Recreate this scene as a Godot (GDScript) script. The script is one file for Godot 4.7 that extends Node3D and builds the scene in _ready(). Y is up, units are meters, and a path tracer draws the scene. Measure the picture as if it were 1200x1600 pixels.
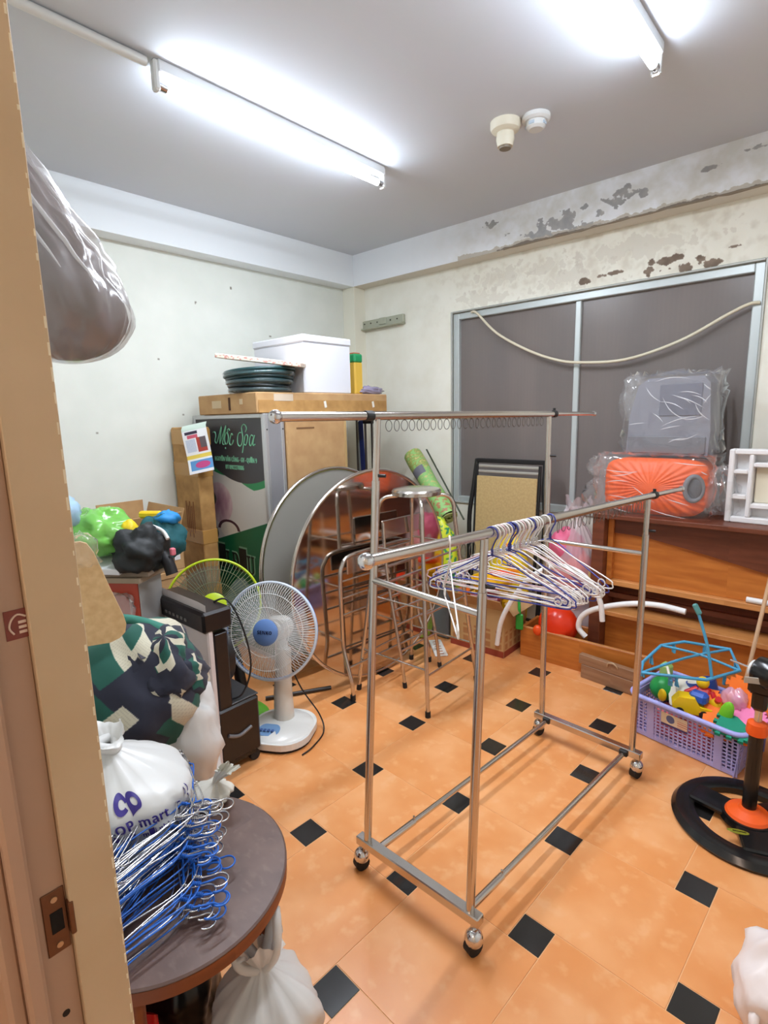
extends Node3D
# A storage room seen from its doorway: clothes rack, folded tables, fans, boxes and toys under two fluorescent lamps.
# x runs along the window wall, z along the left wall towards the door, y is up; metres.

class MB:
	# collects shapes; every shape is turned so that its faces look outwards
	var v := PackedVector3Array()
	var t := PackedVector2Array()
	var g := PackedInt32Array()
	var n := 0
	func tri(a: Vector3, b: Vector3, c: Vector3, s: int, ua := Vector2.ZERO, ub := Vector2.ZERO, uc := Vector2.ZERO) -> void:
		v.append(a); v.append(b); v.append(c)
		t.append(ua); t.append(ub); t.append(uc)
		g.append(s)
	func quad(a: Vector3, b: Vector3, c: Vector3, d: Vector3, s := -1, ua := Vector2(0, 0), ub := Vector2(1, 0), uc := Vector2(1, 1), ud := Vector2(0, 1)) -> void:
		tri(a, b, c, s, ua, ub, uc)
		tri(a, c, d, s, ua, uc, ud)
	func orient(from: int) -> void:
		var c := Vector3.ZERO
		for i in range(from, v.size()): c += v[i]
		c /= maxf(1.0, v.size() - from)
		var vol := 0.0
		for i in range(from, v.size(), 3): vol += (v[i] - c).dot((v[i + 1] - c).cross(v[i + 2] - c))
		if vol > 0.0:
			for i in range(from, v.size(), 3):
				var p := v[i + 1]; v[i + 1] = v[i + 2]; v[i + 2] = p
				var q := t[i + 1]; t[i + 1] = t[i + 2]; t[i + 2] = q
	func box(c: Vector3, s: Vector3, bev := 0.004, b := Basis()) -> MB:
		var from := v.size()
		var h := s * 0.5
		bev = minf(bev, minf(h.x, minf(h.y, h.z)) * 0.9)
		for ax in 3:
			var i := (ax + 1) % 3
			var j := (ax + 2) % 3
			for sg in [-1.0, 1.0]:
				var q := []
				for k in [[-1.0, -1.0], [1.0, -1.0], [1.0, 1.0], [-1.0, 1.0]]:
					var p := Vector3.ZERO
					p[ax] = sg * h[ax]; p[i] = k[0] * (h[i] - bev); p[j] = k[1] * (h[j] - bev)
					q.append(c + b * p)
				if sg > 0: quad(q[0], q[1], q[2], q[3])
				else: quad(q[3], q[2], q[1], q[0])
		if bev > 0.0:
			for ax in 3:
				var i := (ax + 1) % 3
				var j := (ax + 2) % 3
				for si in [-1.0, 1.0]:
					for sj in [-1.0, 1.0]:
						var q := []
						for k in [[-1.0, 0], [1.0, 0], [1.0, 1], [-1.0, 1]]:
							var p := Vector3.ZERO
							p[ax] = k[0] * (h[ax] - bev)
							p[i] = si * (h[i] - (bev if k[1] == 1 else 0.0))
							p[j] = sj * (h[j] - (0.0 if k[1] == 1 else bev))
							q.append(c + b * p)
						if si * sj > 0: quad(q[0], q[1], q[2], q[3])
						else: quad(q[3], q[2], q[1], q[0])
			for sx in [-1.0, 1.0]:
				for sy in [-1.0, 1.0]:
					for sz in [-1.0, 1.0]:
						var a := c + b * Vector3(sx * h.x, sy * (h.y - bev), sz * (h.z - bev))
						var d := c + b * Vector3(sx * (h.x - bev), sy * h.y, sz * (h.z - bev))
						var e := c + b * Vector3(sx * (h.x - bev), sy * (h.y - bev), sz * h.z)
						if sx * sy * sz > 0: tri(a, d, e, -1)
						else: tri(a, e, d, -1)
		orient(from)
		return self
	func span(a: Vector3, b: Vector3, bev := 0.004) -> MB:
		return box((a + b) * 0.5, (b - a).abs(), bev)
	func tube(p: Array, r, sides := 8, closed := false) -> MB:
		var from := v.size()
		var m := p.size()
		n += 1
		var sm := n
		n += 1
		var rings := []
		var up := Vector3.ZERO
		for i in m:
			var a: Vector3 = p[(i - 1 + m) % m] if (i > 0 or closed) else p[0]
			var c: Vector3 = p[(i + 1) % m] if (i < m - 1 or closed) else p[m - 1]
			var d := (c - a).normalized()
			if up == Vector3.ZERO: up = (Vector3.UP if absf(d.y) < 0.9 else Vector3.RIGHT)
			up = (up - d * up.dot(d)).normalized()
			var w := d.cross(up)
			var rr: float = r[i] if r is Array else r
			var ring := []
			for k in sides:
				var an := TAU * k / sides
				ring.append(p[i] + (up * cos(an) + w * sin(an)) * rr)
			rings.append(ring)
		for i in (m if closed else m - 1):
			var A: Array = rings[i]
			var B: Array = rings[(i + 1) % m]
			for k in sides:
				var k2 := (k + 1) % sides
				quad(A[k], A[k2], B[k2], B[k], sm, Vector2(float(k) / sides, i), Vector2((k + 1.0) / sides, i), Vector2((k + 1.0) / sides, i + 1), Vector2(float(k) / sides, i + 1))
		if not closed:
			for k in sides:
				var k2 := (k + 1) % sides
				tri(p[0], rings[0][k2], rings[0][k], sm + 1)
				tri(p[m - 1], rings[m - 1][k], rings[m - 1][k2], sm + 1)
		orient(from)
		return self
	func bar(a: Vector3, b: Vector3, r: float, sides := 10) -> MB:
		return tube([a, b], r, sides)
	func lathe(prof: Array, segs := 24, xf := Transform3D(), sx := 1.0, sz := 1.0) -> MB:
		var from := v.size()
		n += 1
		for i in prof.size() - 1:
			var a: Vector2 = prof[i]
			var b: Vector2 = prof[i + 1]
			if i > 0:
				var z: Vector2 = prof[i - 1]
				if absf((a - z).angle_to(b - a)) > 0.6: n += 1
			for k in segs:
				var t0 := TAU * k / segs
				var t1 := TAU * (k + 1) / segs
				var d0 := Vector3(cos(t0) * sx, 0, sin(t0) * sz)
				var d1 := Vector3(cos(t1) * sx, 0, sin(t1) * sz)
				var A := xf * (d0 * a.x + Vector3(0, a.y, 0))
				var B := xf * (d1 * a.x + Vector3(0, a.y, 0))
				var C := xf * (d1 * b.x + Vector3(0, b.y, 0))
				var D := xf * (d0 * b.x + Vector3(0, b.y, 0))
				var u0 := Vector2(float(k) / segs, float(i) / prof.size())
				var u1 := Vector2((k + 1.0) / segs, float(i + 1) / prof.size())
				if a.x < 1e-6: tri(A, C, D, n, u0, u1, u1)
				elif b.x < 1e-6: tri(A, B, C, n, u0, u0, u1)
				else: quad(A, B, C, D, n, u0, Vector2(u1.x, u0.y), u1, Vector2(u0.x, u1.y))
		orient(from)
		return self
	func prism(poly: PackedVector2Array, depth: float, xf := Transform3D(), uvr := Rect2(0, 0, 1, 1)) -> MB:
		# outline in x and y, thickness along z, centred
		var from := v.size()
		var ids := Geometry2D.triangulate_polygon(poly)
		var h := depth * 0.5
		for i in range(0, ids.size(), 3):
			var p := [poly[ids[i]], poly[ids[i + 1]], poly[ids[i + 2]]]
			var q := []
			for e in p: q.append((e - uvr.position) / uvr.size)
			if (p[1] - p[0]).cross(p[2] - p[0]) < 0.0:
				p = [p[0], p[2], p[1]]; q = [q[0], q[2], q[1]]
			tri(xf * Vector3(p[0].x, p[0].y, h), xf * Vector3(p[1].x, p[1].y, h), xf * Vector3(p[2].x, p[2].y, h), -1, q[0], q[1], q[2])
			tri(xf * Vector3(p[0].x, p[0].y, -h), xf * Vector3(p[2].x, p[2].y, -h), xf * Vector3(p[1].x, p[1].y, -h), -1, q[0], q[2], q[1])
		var cw := Geometry2D.is_polygon_clockwise(poly)
		for i in poly.size():
			var a := poly[i]
			var b := poly[(i + 1) % poly.size()]
			if cw: var c := a; a = b; b = c
			quad(xf * Vector3(a.x, a.y, -h), xf * Vector3(b.x, b.y, -h), xf * Vector3(b.x, b.y, h), xf * Vector3(a.x, a.y, h))
		orient(from)
		return self
	func grid(nu: int, nv: int, f: Callable, closed := false, flat := false) -> MB:
		var from := v.size()
		n += 1
		var pts := []
		for j in nv + 1:
			for i in nu + 1:
				pts.append(f.call(float(i % nu if closed else i) / nu, float(j) / nv))
		for j in nv:
			for i in nu:
				var a: Vector3 = pts[j * (nu + 1) + i]
				var b: Vector3 = pts[j * (nu + 1) + i + 1]
				var c: Vector3 = pts[(j + 1) * (nu + 1) + i + 1]
				var d: Vector3 = pts[(j + 1) * (nu + 1) + i]
				var u0 := float(i) / nu
				var u1 := (i + 1.0) / nu
				var v0 := float(j) / nv
				var v1 := (j + 1.0) / nv
				var s := -1 if flat else n
				if not a.is_equal_approx(b): tri(a, b, c, s, Vector2(u0, v0), Vector2(u1, v0), Vector2(u1, v1))
				if not c.is_equal_approx(d): tri(a, c, d, s, Vector2(u0, v0), Vector2(u1, v1), Vector2(u0, v1))
		if closed: orient(from)
		return self
	func ball(c: Vector3, r: Vector3, k := 16) -> MB:
		return grid(k, k / 2, func(u, w):
			var th: float = u * TAU
			var ph: float = (w - 0.5) * PI
			return c + Vector3(cos(ph) * cos(th) * r.x, sin(ph) * r.y, cos(ph) * sin(th) * r.z), true)
	func panel(xf: Transform3D, w: float, h: float) -> MB:
		# one rectangle facing +z, its top edge at +y
		quad(xf * Vector3(-w / 2, h / 2, 0), xf * Vector3(w / 2, h / 2, 0), xf * Vector3(w / 2, -h / 2, 0), xf * Vector3(-w / 2, -h / 2, 0))
		return self
	func mesh() -> ArrayMesh:
		var st := SurfaceTool.new()
		st.begin(Mesh.PRIMITIVE_TRIANGLES)
		for i in v.size():
			st.set_smooth_group(g[i / 3])
			st.set_uv(t[i])
			st.add_vertex(v[i])
		st.generate_normals()
		return st.commit()

var rng := RandomNumberGenerator.new()
var taken := {}
var steel: StandardMaterial3D
var chrome: StandardMaterial3D
var rubber: StandardMaterial3D
var white_plastic: StandardMaterial3D
var black_plastic: StandardMaterial3D
var card: StandardMaterial3D
var card2: StandardMaterial3D
var bag_white: StandardMaterial3D
var clear_film: StandardMaterial3D

func mat(c: Color, rough := 0.6, metal := 0.0, tex: Texture2D = null, tri := 0.0) -> StandardMaterial3D:
	var m := StandardMaterial3D.new()
	m.albedo_color = c
	m.roughness = rough
	m.metallic = metal
	if tex: m.albedo_texture = tex
	if tri > 0.0:
		m.uv1_triplanar = true
		m.uv1_scale = Vector3.ONE * tri
	return m
func c8(r: float, gr: float, b: float, a := 1.0) -> Color:
	return Color(r / 255.0, gr / 255.0, b / 255.0, a)
func film(c: Color, rough: float) -> StandardMaterial3D:
	var m := mat(c, rough)
	m.transparency = BaseMaterial3D.TRANSPARENCY_ALPHA
	m.cull_mode = BaseMaterial3D.CULL_DISABLED
	return m
func numbered(s: String) -> String:
	var k: int = taken.get(s, 0)
	taken[s] = k + 1
	return s if k == 0 else "%s_%03d" % [s, k]
func thing(called: String, label: String, category: String, at := Vector3.ZERO, turn := 0.0, group := "") -> Node3D:
	var o := Node3D.new()
	o.name = numbered(called)
	add_child(o)
	o.position = at
	o.rotation.y = turn
	tag(o, label, category, group)
	return o
func tag(o: Node, label: String, category: String, group := "") -> void:
	o.set_meta("label", label)
	o.set_meta("category", category)
	if group: o.set_meta("group", group)
func part(called: String, mb, m: Material, parent: Node, at := Vector3.ZERO, b := Basis()) -> MeshInstance3D:
	var o := MeshInstance3D.new()
	o.name = called
	o.mesh = mb.mesh() if mb is MB else mb
	o.material_override = m
	parent.add_child(o, true)
	o.transform = Transform3D(b, at)
	return o
func one(called: String, mb, m: Material, label: String, category: String, at := Vector3.ZERO, b := Basis(), group := "") -> MeshInstance3D:
	var o := part(numbered(called), mb, m, self, at, b)
	tag(o, label, category, group)
	return o
func struct(called: String, mb, m: Material, label := "") -> MeshInstance3D:
	var o := part(called, mb, m, self)
	o.set_meta("kind", "structure")
	if label: o.set_meta("label", label)
	return o
func yawb(a: float) -> Basis:
	return Basis(Vector3.UP, a)
func facing(d: Vector3) -> Basis:
	# a basis whose +z looks along d
	return Basis.looking_at(-d.normalized(), Vector3.UP)
func curve(p: Array, k := 6, closed := false) -> Array:
	var out := []
	var m := p.size()
	for i in (m if closed else m - 1):
		var a: Vector3 = p[(i - 1 + m) % m] if (closed or i > 0) else p[0]
		var b: Vector3 = p[i]
		var c: Vector3 = p[(i + 1) % m]
		var d: Vector3 = p[(i + 2) % m] if (closed or i < m - 2) else p[m - 1]
		for s in k: out.append(b.cubic_interpolate(c, a, d, float(s) / k))
	if not closed: out.append(p[m - 1])
	return out
func circle(c: Vector3, r: float, a: Vector3, b: Vector3, k := 24) -> Array:
	var out := []
	for i in k: out.append(c + (a * cos(TAU * i / k) + b * sin(TAU * i / k)) * r)
	return out
func rrect(w: float, h: float, r: float, k := 5) -> PackedVector2Array:
	var p := PackedVector2Array()
	for q in [[1, 1, 0.0], [-1, 1, 0.5], [-1, -1, 1.0], [1, -1, 1.5]]:
		for i in k + 1:
			var an: float = PI * q[2] + PI * 0.5 * i / k
			p.append(Vector2(q[0] * (w / 2 - r), q[1] * (h / 2 - r)) + Vector2(cos(an), sin(an)) * r)
	return p
func noise(sd: int, f: float, oct := 3) -> FastNoiseLite:
	var z := FastNoiseLite.new()
	z.seed = sd
	z.frequency = f
	z.fractal_octaves = oct
	z.noise_type = FastNoiseLite.TYPE_SIMPLEX_SMOOTH
	return z
func paint(w: int, h: int, f: Callable) -> ImageTexture:
	var im := Image.create(w, h, false, Image.FORMAT_RGB8)
	for y in h:
		for x in w: im.set_pixel(x, y, f.call((x + 0.5) / w, (y + 0.5) / h))
	return ImageTexture.create_from_image(im)
func mottle(size: int, sd: int, f: float, a: Color, b: Color, oct := 4) -> ImageTexture:
	var z := noise(sd, f, oct)
	var im := z.get_seamless_image(size, size)
	return paint(size, size, func(u, w):
		return a.lerp(b, im.get_pixel(int(u * size), int(w * size)).r))
func text(s: String, height: float, font := "Droid Sans", bold := false, italic := false) -> TextMesh:
	var fo := SystemFont.new()
	fo.font_names = PackedStringArray([font])
	if bold: fo.font_weight = 700
	fo.font_italic = italic
	var tm := TextMesh.new()
	tm.font = fo
	tm.text = s
	tm.font_size = 48
	tm.pixel_size = height / 48.0
	tm.depth = 0.0012
	return tm
func warped(src: Mesh, f: Callable) -> ArrayMesh:
	# the same triangles laid onto another surface
	var st := SurfaceTool.new()
	st.begin(Mesh.PRIMITIVE_TRIANGLES)
	for s in src.get_surface_count():
		var a := src.surface_get_arrays(s)
		var vs: PackedVector3Array = a[Mesh.ARRAY_VERTEX]
		var ix = a[Mesh.ARRAY_INDEX]
		if ix == null or ix.size() == 0:
			for p in vs: st.add_vertex(f.call(p))
		else:
			for i in ix: st.add_vertex(f.call(vs[i]))
	st.generate_normals()
	return st.commit()
# a bag of thin plastic: wide below, folds running up to a tied neck; ne is the neck's height share
func sack(rx: float, rz: float, h: float, sd: int, neck := 0.82, fold := 0.12, lean := Vector2.ZERO) -> MB:
	var z := noise(sd, 1.3, 3)
	return MB.new().grid(56, 40, func(u, w):
		var th: float = u * TAU
		var r := 0.0
		var y := 0.0
		if w < 0.12:
			r = sin(w / 0.12 * PI * 0.5) * 0.86
			y = (1.0 - cos(w / 0.12 * PI * 0.5)) * 0.05
		else:
			var s: float = (w - 0.12) / 0.88
			y = 0.05 + s * 0.95
			if y < neck:
				var q: float = (y - 0.05) / (neck - 0.05)
				r = 0.86 + 0.14 * sin(q * PI * 0.8)
				if q > 0.55: r *= lerpf(1.0, 0.13, pow((q - 0.55) / 0.45, 1.6))
			else:
				r = 0.12 + 0.34 * (y - neck) / (1.0 - neck)
		var gather := smoothstep(0.25, neck, y)
		var f: float = z.get_noise_3d(cos(th) * 1.1, y * 1.4, sin(th) * 1.1) * (1.0 - gather * 0.6) * 1.3
		var pl: float = (sin(th * 9.0 + sd + 2.0 * z.get_noise_2d(th, 4.0)) * 0.6 + sin(th * 17.0 + sd * 2.0) * 0.4) * gather
		r *= 1.0 + fold * (f * 1.6 + pl)
		if w >= 1.0: y += 0.06 * sin(th * 3.0 + sd)
		return Vector3(cos(th) * r * rx + lean.x * y * y, y * h, sin(th) * r * rz + lean.y * y * y), true)
# pressed creases standing up from a film round a box of half extents h
func creases(parent: Node3D, at: Vector3, h: Vector3, count: int, sd: int, m: Material) -> void:
	var r := RandomNumberGenerator.new()
	r.seed = sd
	for i in count:
		var a := Vector2(r.randf_range(-0.95, 0.95), r.randf_range(-0.9, 0.9))
		var b := a + Vector2.from_angle(r.randf_range(-0.9, 0.5)) * r.randf_range(0.3, 0.9)
		b = b.clamp(Vector2(-1, -0.95), Vector2(1, 0.95))
		var bend := r.randf_range(-0.12, 0.12)
		var p := []
		var q := []
		for j in 9:
			var f := j / 8.0
			var e := a.lerp(b, f) + Vector2(-(b - a).y, (b - a).x) * bend * sin(f * PI)
			p.append(Vector3(e.x * h.x, e.y * h.y, h.z * (1.04 - 0.18 * e.length_squared() * 0.5)))
			q.append(0.0004 + 0.0024 * sin(f * PI))
		part("crease", MB.new().tube(p, q, 5), m, parent, at)
# a lump of cloth or stuffing
func lump(r: Vector3, sd: int, amp := 0.2, f := 1.2, k := 40) -> MB:
	var z := noise(sd, f * 0.5, 2)
	var y2 := noise(sd + 1, f * 0.6, 2)
	return MB.new().grid(k, k / 2, func(u, w):
		var th: float = u * TAU
		var ph: float = (w - 0.5) * PI
		var d := Vector3(cos(ph) * cos(th), sin(ph), cos(ph) * sin(th))
		# broad dents, and ridges like folds of cloth
		var q := 1.0 + amp * 0.75 * (z.get_noise_3dv(d * 1.6) * 1.2 + 0.3 - 0.9 * absf(y2.get_noise_3dv(d * 1.5)))
		var e := Vector3(d.x, d.y, d.z) * q
		return Vector3(e.x * r.x, maxf(e.y, -0.86) * r.y, e.z * r.z), true)
# crumpled sheet around a box-like content
func crumple(h: Vector3, sd: int, amp: float, k := 44) -> MB:
	var z := noise(sd, 2.3, 4)
	return MB.new().grid(k, k / 2, func(u, w):
		var th: float = u * TAU
		var ph: float = (w - 0.5) * PI
		var d := Vector3(cos(ph) * cos(th), sin(ph), cos(ph) * sin(th))
		var e := 0.22
		var s := Vector3(signf(d.x) * pow(absf(d.x), e), signf(d.y) * pow(absf(d.y), e), signf(d.z) * pow(absf(d.z), e))
		s = d / maxf(absf(d.x), maxf(absf(d.y), absf(d.z))) * 0.62 + s * 0.38
		s = s.clamp(-Vector3.ONE * 1.02, Vector3.ONE * 1.02)
		var q := 1.0 + amp * absf(z.get_noise_3dv(s * 1.5))
		return s * h * q, true)

func _ready() -> void:
	rng.seed = 7
	# ---- camera, surroundings, lamps' exposure
	var cam := Camera3D.new()
	cam.name = "camera"
	add_child(cam)
	cam.fov = 86.52
	cam.near = 0.02
	cam.far = 60.0
	cam.transform = Transform3D(Basis(Vector3(0.7450, -0.0235, -0.6667), Vector3(-0.0983, 0.9848, -0.1445), Vector3(0.6600, 0.1721, 0.7313)).orthonormalized(), Vector3(3.235, 1.458, 3.285))
	cam.current = true
	var env := Environment.new()
	env.background_mode = Environment.BG_COLOR
	env.background_color = c8(20, 20, 22)
	env.tonemap_mode = Environment.TONE_MAPPER_LINEAR
	env.tonemap_exposure = 1.2
	env.sdfgi_enabled = true
	env.ssao_enabled = true
	env.ssil_enabled = true
	var we := WorldEnvironment.new()
	we.name = "surroundings"
	we.environment = env
	add_child(we)
	build_materials()
	build_room()
	build_lamps()
	build_window()
	build_door()
	build_rack()
	build_tables()
	build_stool()
	build_wood()
	build_left_boxes()
	build_fans()
	build_round_table()
	build_back_corner()
	build_toys()
	build_soft_things()

func build_materials() -> void:
	steel = mat(c8(205, 198, 192), 0.2, 1.0)
	chrome = mat(c8(215, 215, 218), 0.12, 1.0)
	rubber = mat(c8(28, 26, 26), 0.7)
	white_plastic = mat(c8(222, 222, 218), 0.35)
	black_plastic = mat(c8(24, 23, 25), 0.35)
	card = mat(Color.WHITE, 0.85, 0.0, mottle(128, 3, 0.02, c8(176, 136, 92), c8(198, 160, 112)), 2.0)
	card2 = mat(Color.WHITE, 0.7, 0.0, mottle(128, 9, 0.03, c8(160, 118, 66), c8(196, 152, 92)), 2.0)
	bag_white = mat(c8(224, 224, 222), 0.32)
	bag_white.backlight_enabled = true
	bag_white.backlight = Color(0.35, 0.35, 0.35)
	clear_film = film(Color(0.93, 0.94, 0.96, 0.07), 0.06)

const H := 2.72
func build_room() -> void:
	# floor: grout slab with large orange tiles and small black ones between, each laid on its own
	var grout := mat(c8(236, 188, 138), 0.8)
	var fl := struct("floor", MB.new().span(Vector3(-0.35, -0.16, -0.35), Vector3(4.35, -0.0012, 5.1), 0.0), grout, "orange ceramic floor with small black square inserts")
	var texs := []
	for k in 3:
		var z1 := noise(20 + k, 0.006, 4)
		var z2 := noise(40 + k, 0.025, 4)
		var a := z1.get_seamless_image(256, 256)
		var b := z2.get_seamless_image(256, 256)
		texs.append(paint(256, 256, func(u, w):
			var p := a.get_pixel(int(u * 256), int(w * 256)).r
			var q := b.get_pixel(int(u * 256), int(w * 256)).r
			var c := c8(222, 146, 84).lerp(c8(234, 168, 112), clampf(p * 1.4 - 0.2, 0, 1))
			return c.lerp(c8(238, 184, 136), clampf((q - 0.6) * 1.6, 0, 0.45))))
	var tm := []
	for k in 3:
		var m := mat(Color.WHITE, 0.3, 0.0, texs[k])
		m.uv1_triplanar = true
		m.uv1_scale = Vector3.ONE * 1.7
		m.uv1_offset = Vector3(0.37 * k, 0, 0.21 * k)
		tm.append(m)
	var dark := mat(c8(38, 36, 35), 0.16)
	var u := Vector3(0.3922, 0, -0.0784)
	var w := Vector3(-0.0784, 0, -0.3922)
	var ph := atan(0.25)
	var e1 := u * cos(ph) - w * sin(ph)
	var e2 := u * sin(ph) + w * cos(ph)
	e1 = e1.normalized()
	e2 = e2.normalized()
	var a := 0.4 * cos(ph)
	var b := 0.4 * sin(ph)
	var bs := Basis(e1, Vector3.UP, -e2)
	var big := MB.new().box(Vector3.ZERO, Vector3(a - 0.0025, 0.008, a - 0.0025), 0.0006).mesh()
	var small := MB.new().box(Vector3.ZERO, Vector3(b - 0.0025, 0.008, b - 0.0025), 0.0006).mesh()
	var o := Vector3(1.94, -0.0035, 2.6)
	var inside := func(p: Vector3, d: float) -> bool:
		return p.x > -0.13 - d and p.x < 4.1 + d and p.z > -0.13 - d and p.z < 3.9 + d
	for i in range(-8, 9):
		for j in range(-8, 11):
			var p := o + u * i + w * j
			var q := p + e1 * (a + b) * 0.5 - e2 * (a - b) * 0.5
			if inside.call(q, 0.2):
				part("tile", big, tm[rng.randi() % 3], fl, q, bs.rotated(Vector3.UP, (rng.randi() % 4) * PI / 2))
			if inside.call(p, 0.05): part("insert_tile", small, dark, fl, p, bs)
	# walls with thickness
	var zc := noise(5, 3.0, 4)
	var zf := noise(6, 11.0, 4)
	var base := c8(230, 232, 223)
	var wl := paint(512, 320, func(p, q):
		var z: float = p * 3.3
		var y: float = 2.6 - q * 2.6
		var c := base.lerp(c8(216, 220, 210), clampf(0.5 + zc.get_noise_2d(z, y) * 0.9, 0, 1) * 0.5)
		for s in [Vector2(1.97, 1.97), Vector2(1.78, 1.84), Vector2(1.49, 2.21), Vector2(1.21, 2.34), Vector2(1.64, 1.5), Vector2(1.53, 1.48), Vector2(2.2, 1.4), Vector2(0.9, 2.05), Vector2(2.45, 1.75)]:
			if Vector2(z, y).distance_to(s) < 0.0065 + 0.005 * zf.get_noise_2d(z * 3.0, y * 3.0): c = c8(128, 122, 108)
		return c)
	var ml := mat(Color.WHITE, 0.75, 0.0, wl)
	struct("wall_left", MB.new().span(Vector3(-0.28, 0, -0.28), Vector3(-0.13, H, 3.2), 0.0), mat(base, 0.75))
	part("paint_layer", sheet(Vector3(-0.1292, 2.6, -0.13), Vector3(0, 0, 3.23), Vector3(0, -2.6, 0)), ml, get_node("wall_left"))
	# window wall: four blocks round the opening
	var wb := MB.new()
	var x0 := 0.87
	var x1 := 2.745
	var y0 := 0.81
	var y1 := 2.175
	wb.span(Vector3(-0.28, 0, -0.33), Vector3(x0, H, -0.13), 0.0)
	wb.span(Vector3(x1, 0, -0.33), Vector3(4.25, H, -0.13), 0.0)
	wb.span(Vector3(x0, 0, -0.33), Vector3(x1, y0, -0.13), 0.0)
	wb.span(Vector3(x0, y1, -0.33), Vector3(x1, H, -0.13), 0.0)
	var wallb := struct("wall_back", wb, mat(base, 0.75))
	var patches := [[1.84, 2.235, 0.05, 0.018], [1.93, 2.245, 0.06, 0.016], [2.01, 2.25, 0.07, 0.014], [2.2, 2.225, 0.05, 0.03], [2.27, 2.262, 0.1, 0.022], [2.37, 2.21, 0.07, 0.032], [2.5, 2.215, 0.1, 0.026], [2.46, 2.235, 0.05, 0.02], [2.6, 2.27, 0.05, 0.008]]
	var soft := [[1.57, 2.36, 0.16, 0.05], [1.25, 2.36, 0.2, 0.06], [1.7, 2.27, 0.22, 0.06], [2.1, 2.36, 0.3, 0.06], [1.1, 2.25, 0.15, 0.05]]
	var wt := paint(1024, 640, func(p, q):
		var x: float = -0.13 + p * 4.2
		var y: float = 2.6 - q * 2.6
		var n1 := zc.get_noise_2d(x * 1.3, y * 1.3 + 9.0)
		var n2 := zf.get_noise_2d(x, y)
		var c := c8(243, 242, 230).lerp(c8(233, 230, 214), clampf(0.4 + n1, 0, 1) * 0.6)
		var stain := smoothstep(1.9, 2.35, y) * smoothstep(0.3, 1.2, x) * clampf(n2 * 1.6 + n1, 0, 1)
		c = c.lerp(c8(214, 208, 192), stain * 0.6)
		for s in soft:
			var d := Vector2((x - s[0]) / s[2], (y - s[1]) / s[3]).length()
			if d + n2 * 1.6 + n1 < 0.75: c = c.lerp(c8(208, 202, 188), 0.4)
		for s in patches:
			var d := Vector2((x - s[0]) / s[2], (y - s[1]) / s[3]).length()
			if d + n2 * 1.1 < 0.72: c = c8(116, 100, 86).lerp(c8(146, 130, 114), clampf(0.5 + n2, 0, 1))
		return c)
	var mw := mat(Color.WHITE, 0.75, 0.0, wt)
	for r in [[-0.13, 0.0, x0, 2.6], [x1, 0.0, 4.07, 2.6], [x0, 0.0, x1, y0], [x0, y1, x1, 2.6]]:
		var A := Vector3(r[0], r[3], -0.1292)
		part("paint_layer", sheet(A, Vector3(r[2] - r[0], 0, 0), Vector3(0, r[1] - r[3], 0), Vector2((r[0] + 0.13) / 4.2, (2.6 - r[3]) / 2.6), Vector2((r[2] + 0.13) / 4.2, (2.6 - r[1]) / 2.6)), mw, wallb)
	struct("wall_right", MB.new().span(Vector3(4.1, 0, -0.33), Vector3(4.25, H, 3.25), 0.0), mat(base, 0.75))
	# wall with the doorway the picture is taken through
	var wf := MB.new()
	wf.span(Vector3(-0.28, 0, 3.125), Vector3(2.655, H, 3.2), 0.0)
	wf.span(Vector3(3.62, 0, 3.125), Vector3(4.25, H, 3.2), 0.0)
	wf.span(Vector3(2.655, 2.12, 3.125), Vector3(3.62, H, 3.2), 0.0)
	struct("wall_front", wf, mat(base, 0.75))
	struct("ceiling", MB.new().span(Vector3(-0.35, H, -0.35), Vector3(4.35, H + 0.15, 5.1), 0.0), mat(Color.WHITE, 0.7, 0.0, mottle(256, 31, 0.004, c8(206, 210, 216), c8(214, 217, 222)), 0.3))
	# beams under the ceiling and the pillar in the corner
	var bt := paint(1024, 128, func(p, q):
		var x: float = p * 4.1
		var y: float = 2.72 - q * 0.234
		var n1 := zc.get_noise_2d(x * 1.5, y * 1.5 + 30.0)
		var n2 := zf.get_noise_2d(x * 1.2, y * 1.2 + 7.0)
		var c := c8(240, 243, 246).lerp(c8(222, 222, 216), clampf(0.4 + n1 + n2 * 0.5, 0, 1) * smoothstep(0.6, 1.6, x))
		for s in [[1.25, 2.645, 0.05, 0.03], [1.52, 2.53, 0.05, 0.025], [1.72, 2.56, 0.14, 0.06], [1.62, 2.52, 0.1, 0.03], [1.8, 2.585, 0.06, 0.04], [1.88, 2.5, 0.1, 0.025], [2.08, 2.625, 0.1, 0.03], [2.04, 2.6, 0.05, 0.035], [2.2, 2.6, 0.03, 0.025], [2.72, 2.66, 0.09, 0.012], [1.38, 2.575, 0.04, 0.012], [1.97, 2.55, 0.03, 0.03], [2.5, 2.63, 0.07, 0.012]]:
			var d := Vector2((x - s[0]) / s[2], (y - s[1]) / s[3]).length()
			if d + n2 * 1.3 < 0.7: c = c8(160, 160, 160).lerp(c8(182, 180, 176), clampf(0.5 + n2, 0, 1))
		if y < 2.496 + 0.01 * n2 + 0.008 * n1 and x > 1.3: c = c8(126, 116, 104)
		elif y < 2.51 + 0.02 * n2 and x > 1.0: c = c.lerp(c8(178, 168, 150), 0.7)
		return c)
	var tr := struct("trim_1", MB.new().span(Vector3(-0.13, 2.486, -0.13), Vector3(4.1, H, -0.002), 0.0), mat(c8(222, 216, 202), 0.75), "plastered beam with peeling paint above the window")
	part("paint_layer", sheet(Vector3(0, H, 0), Vector3(4.1, 0, 0), Vector3(0, -0.234, 0)), mat(Color.WHITE, 0.75, 0.0, bt), tr)
	var crumb := mat(c8(140, 126, 108), 0.9)
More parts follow.
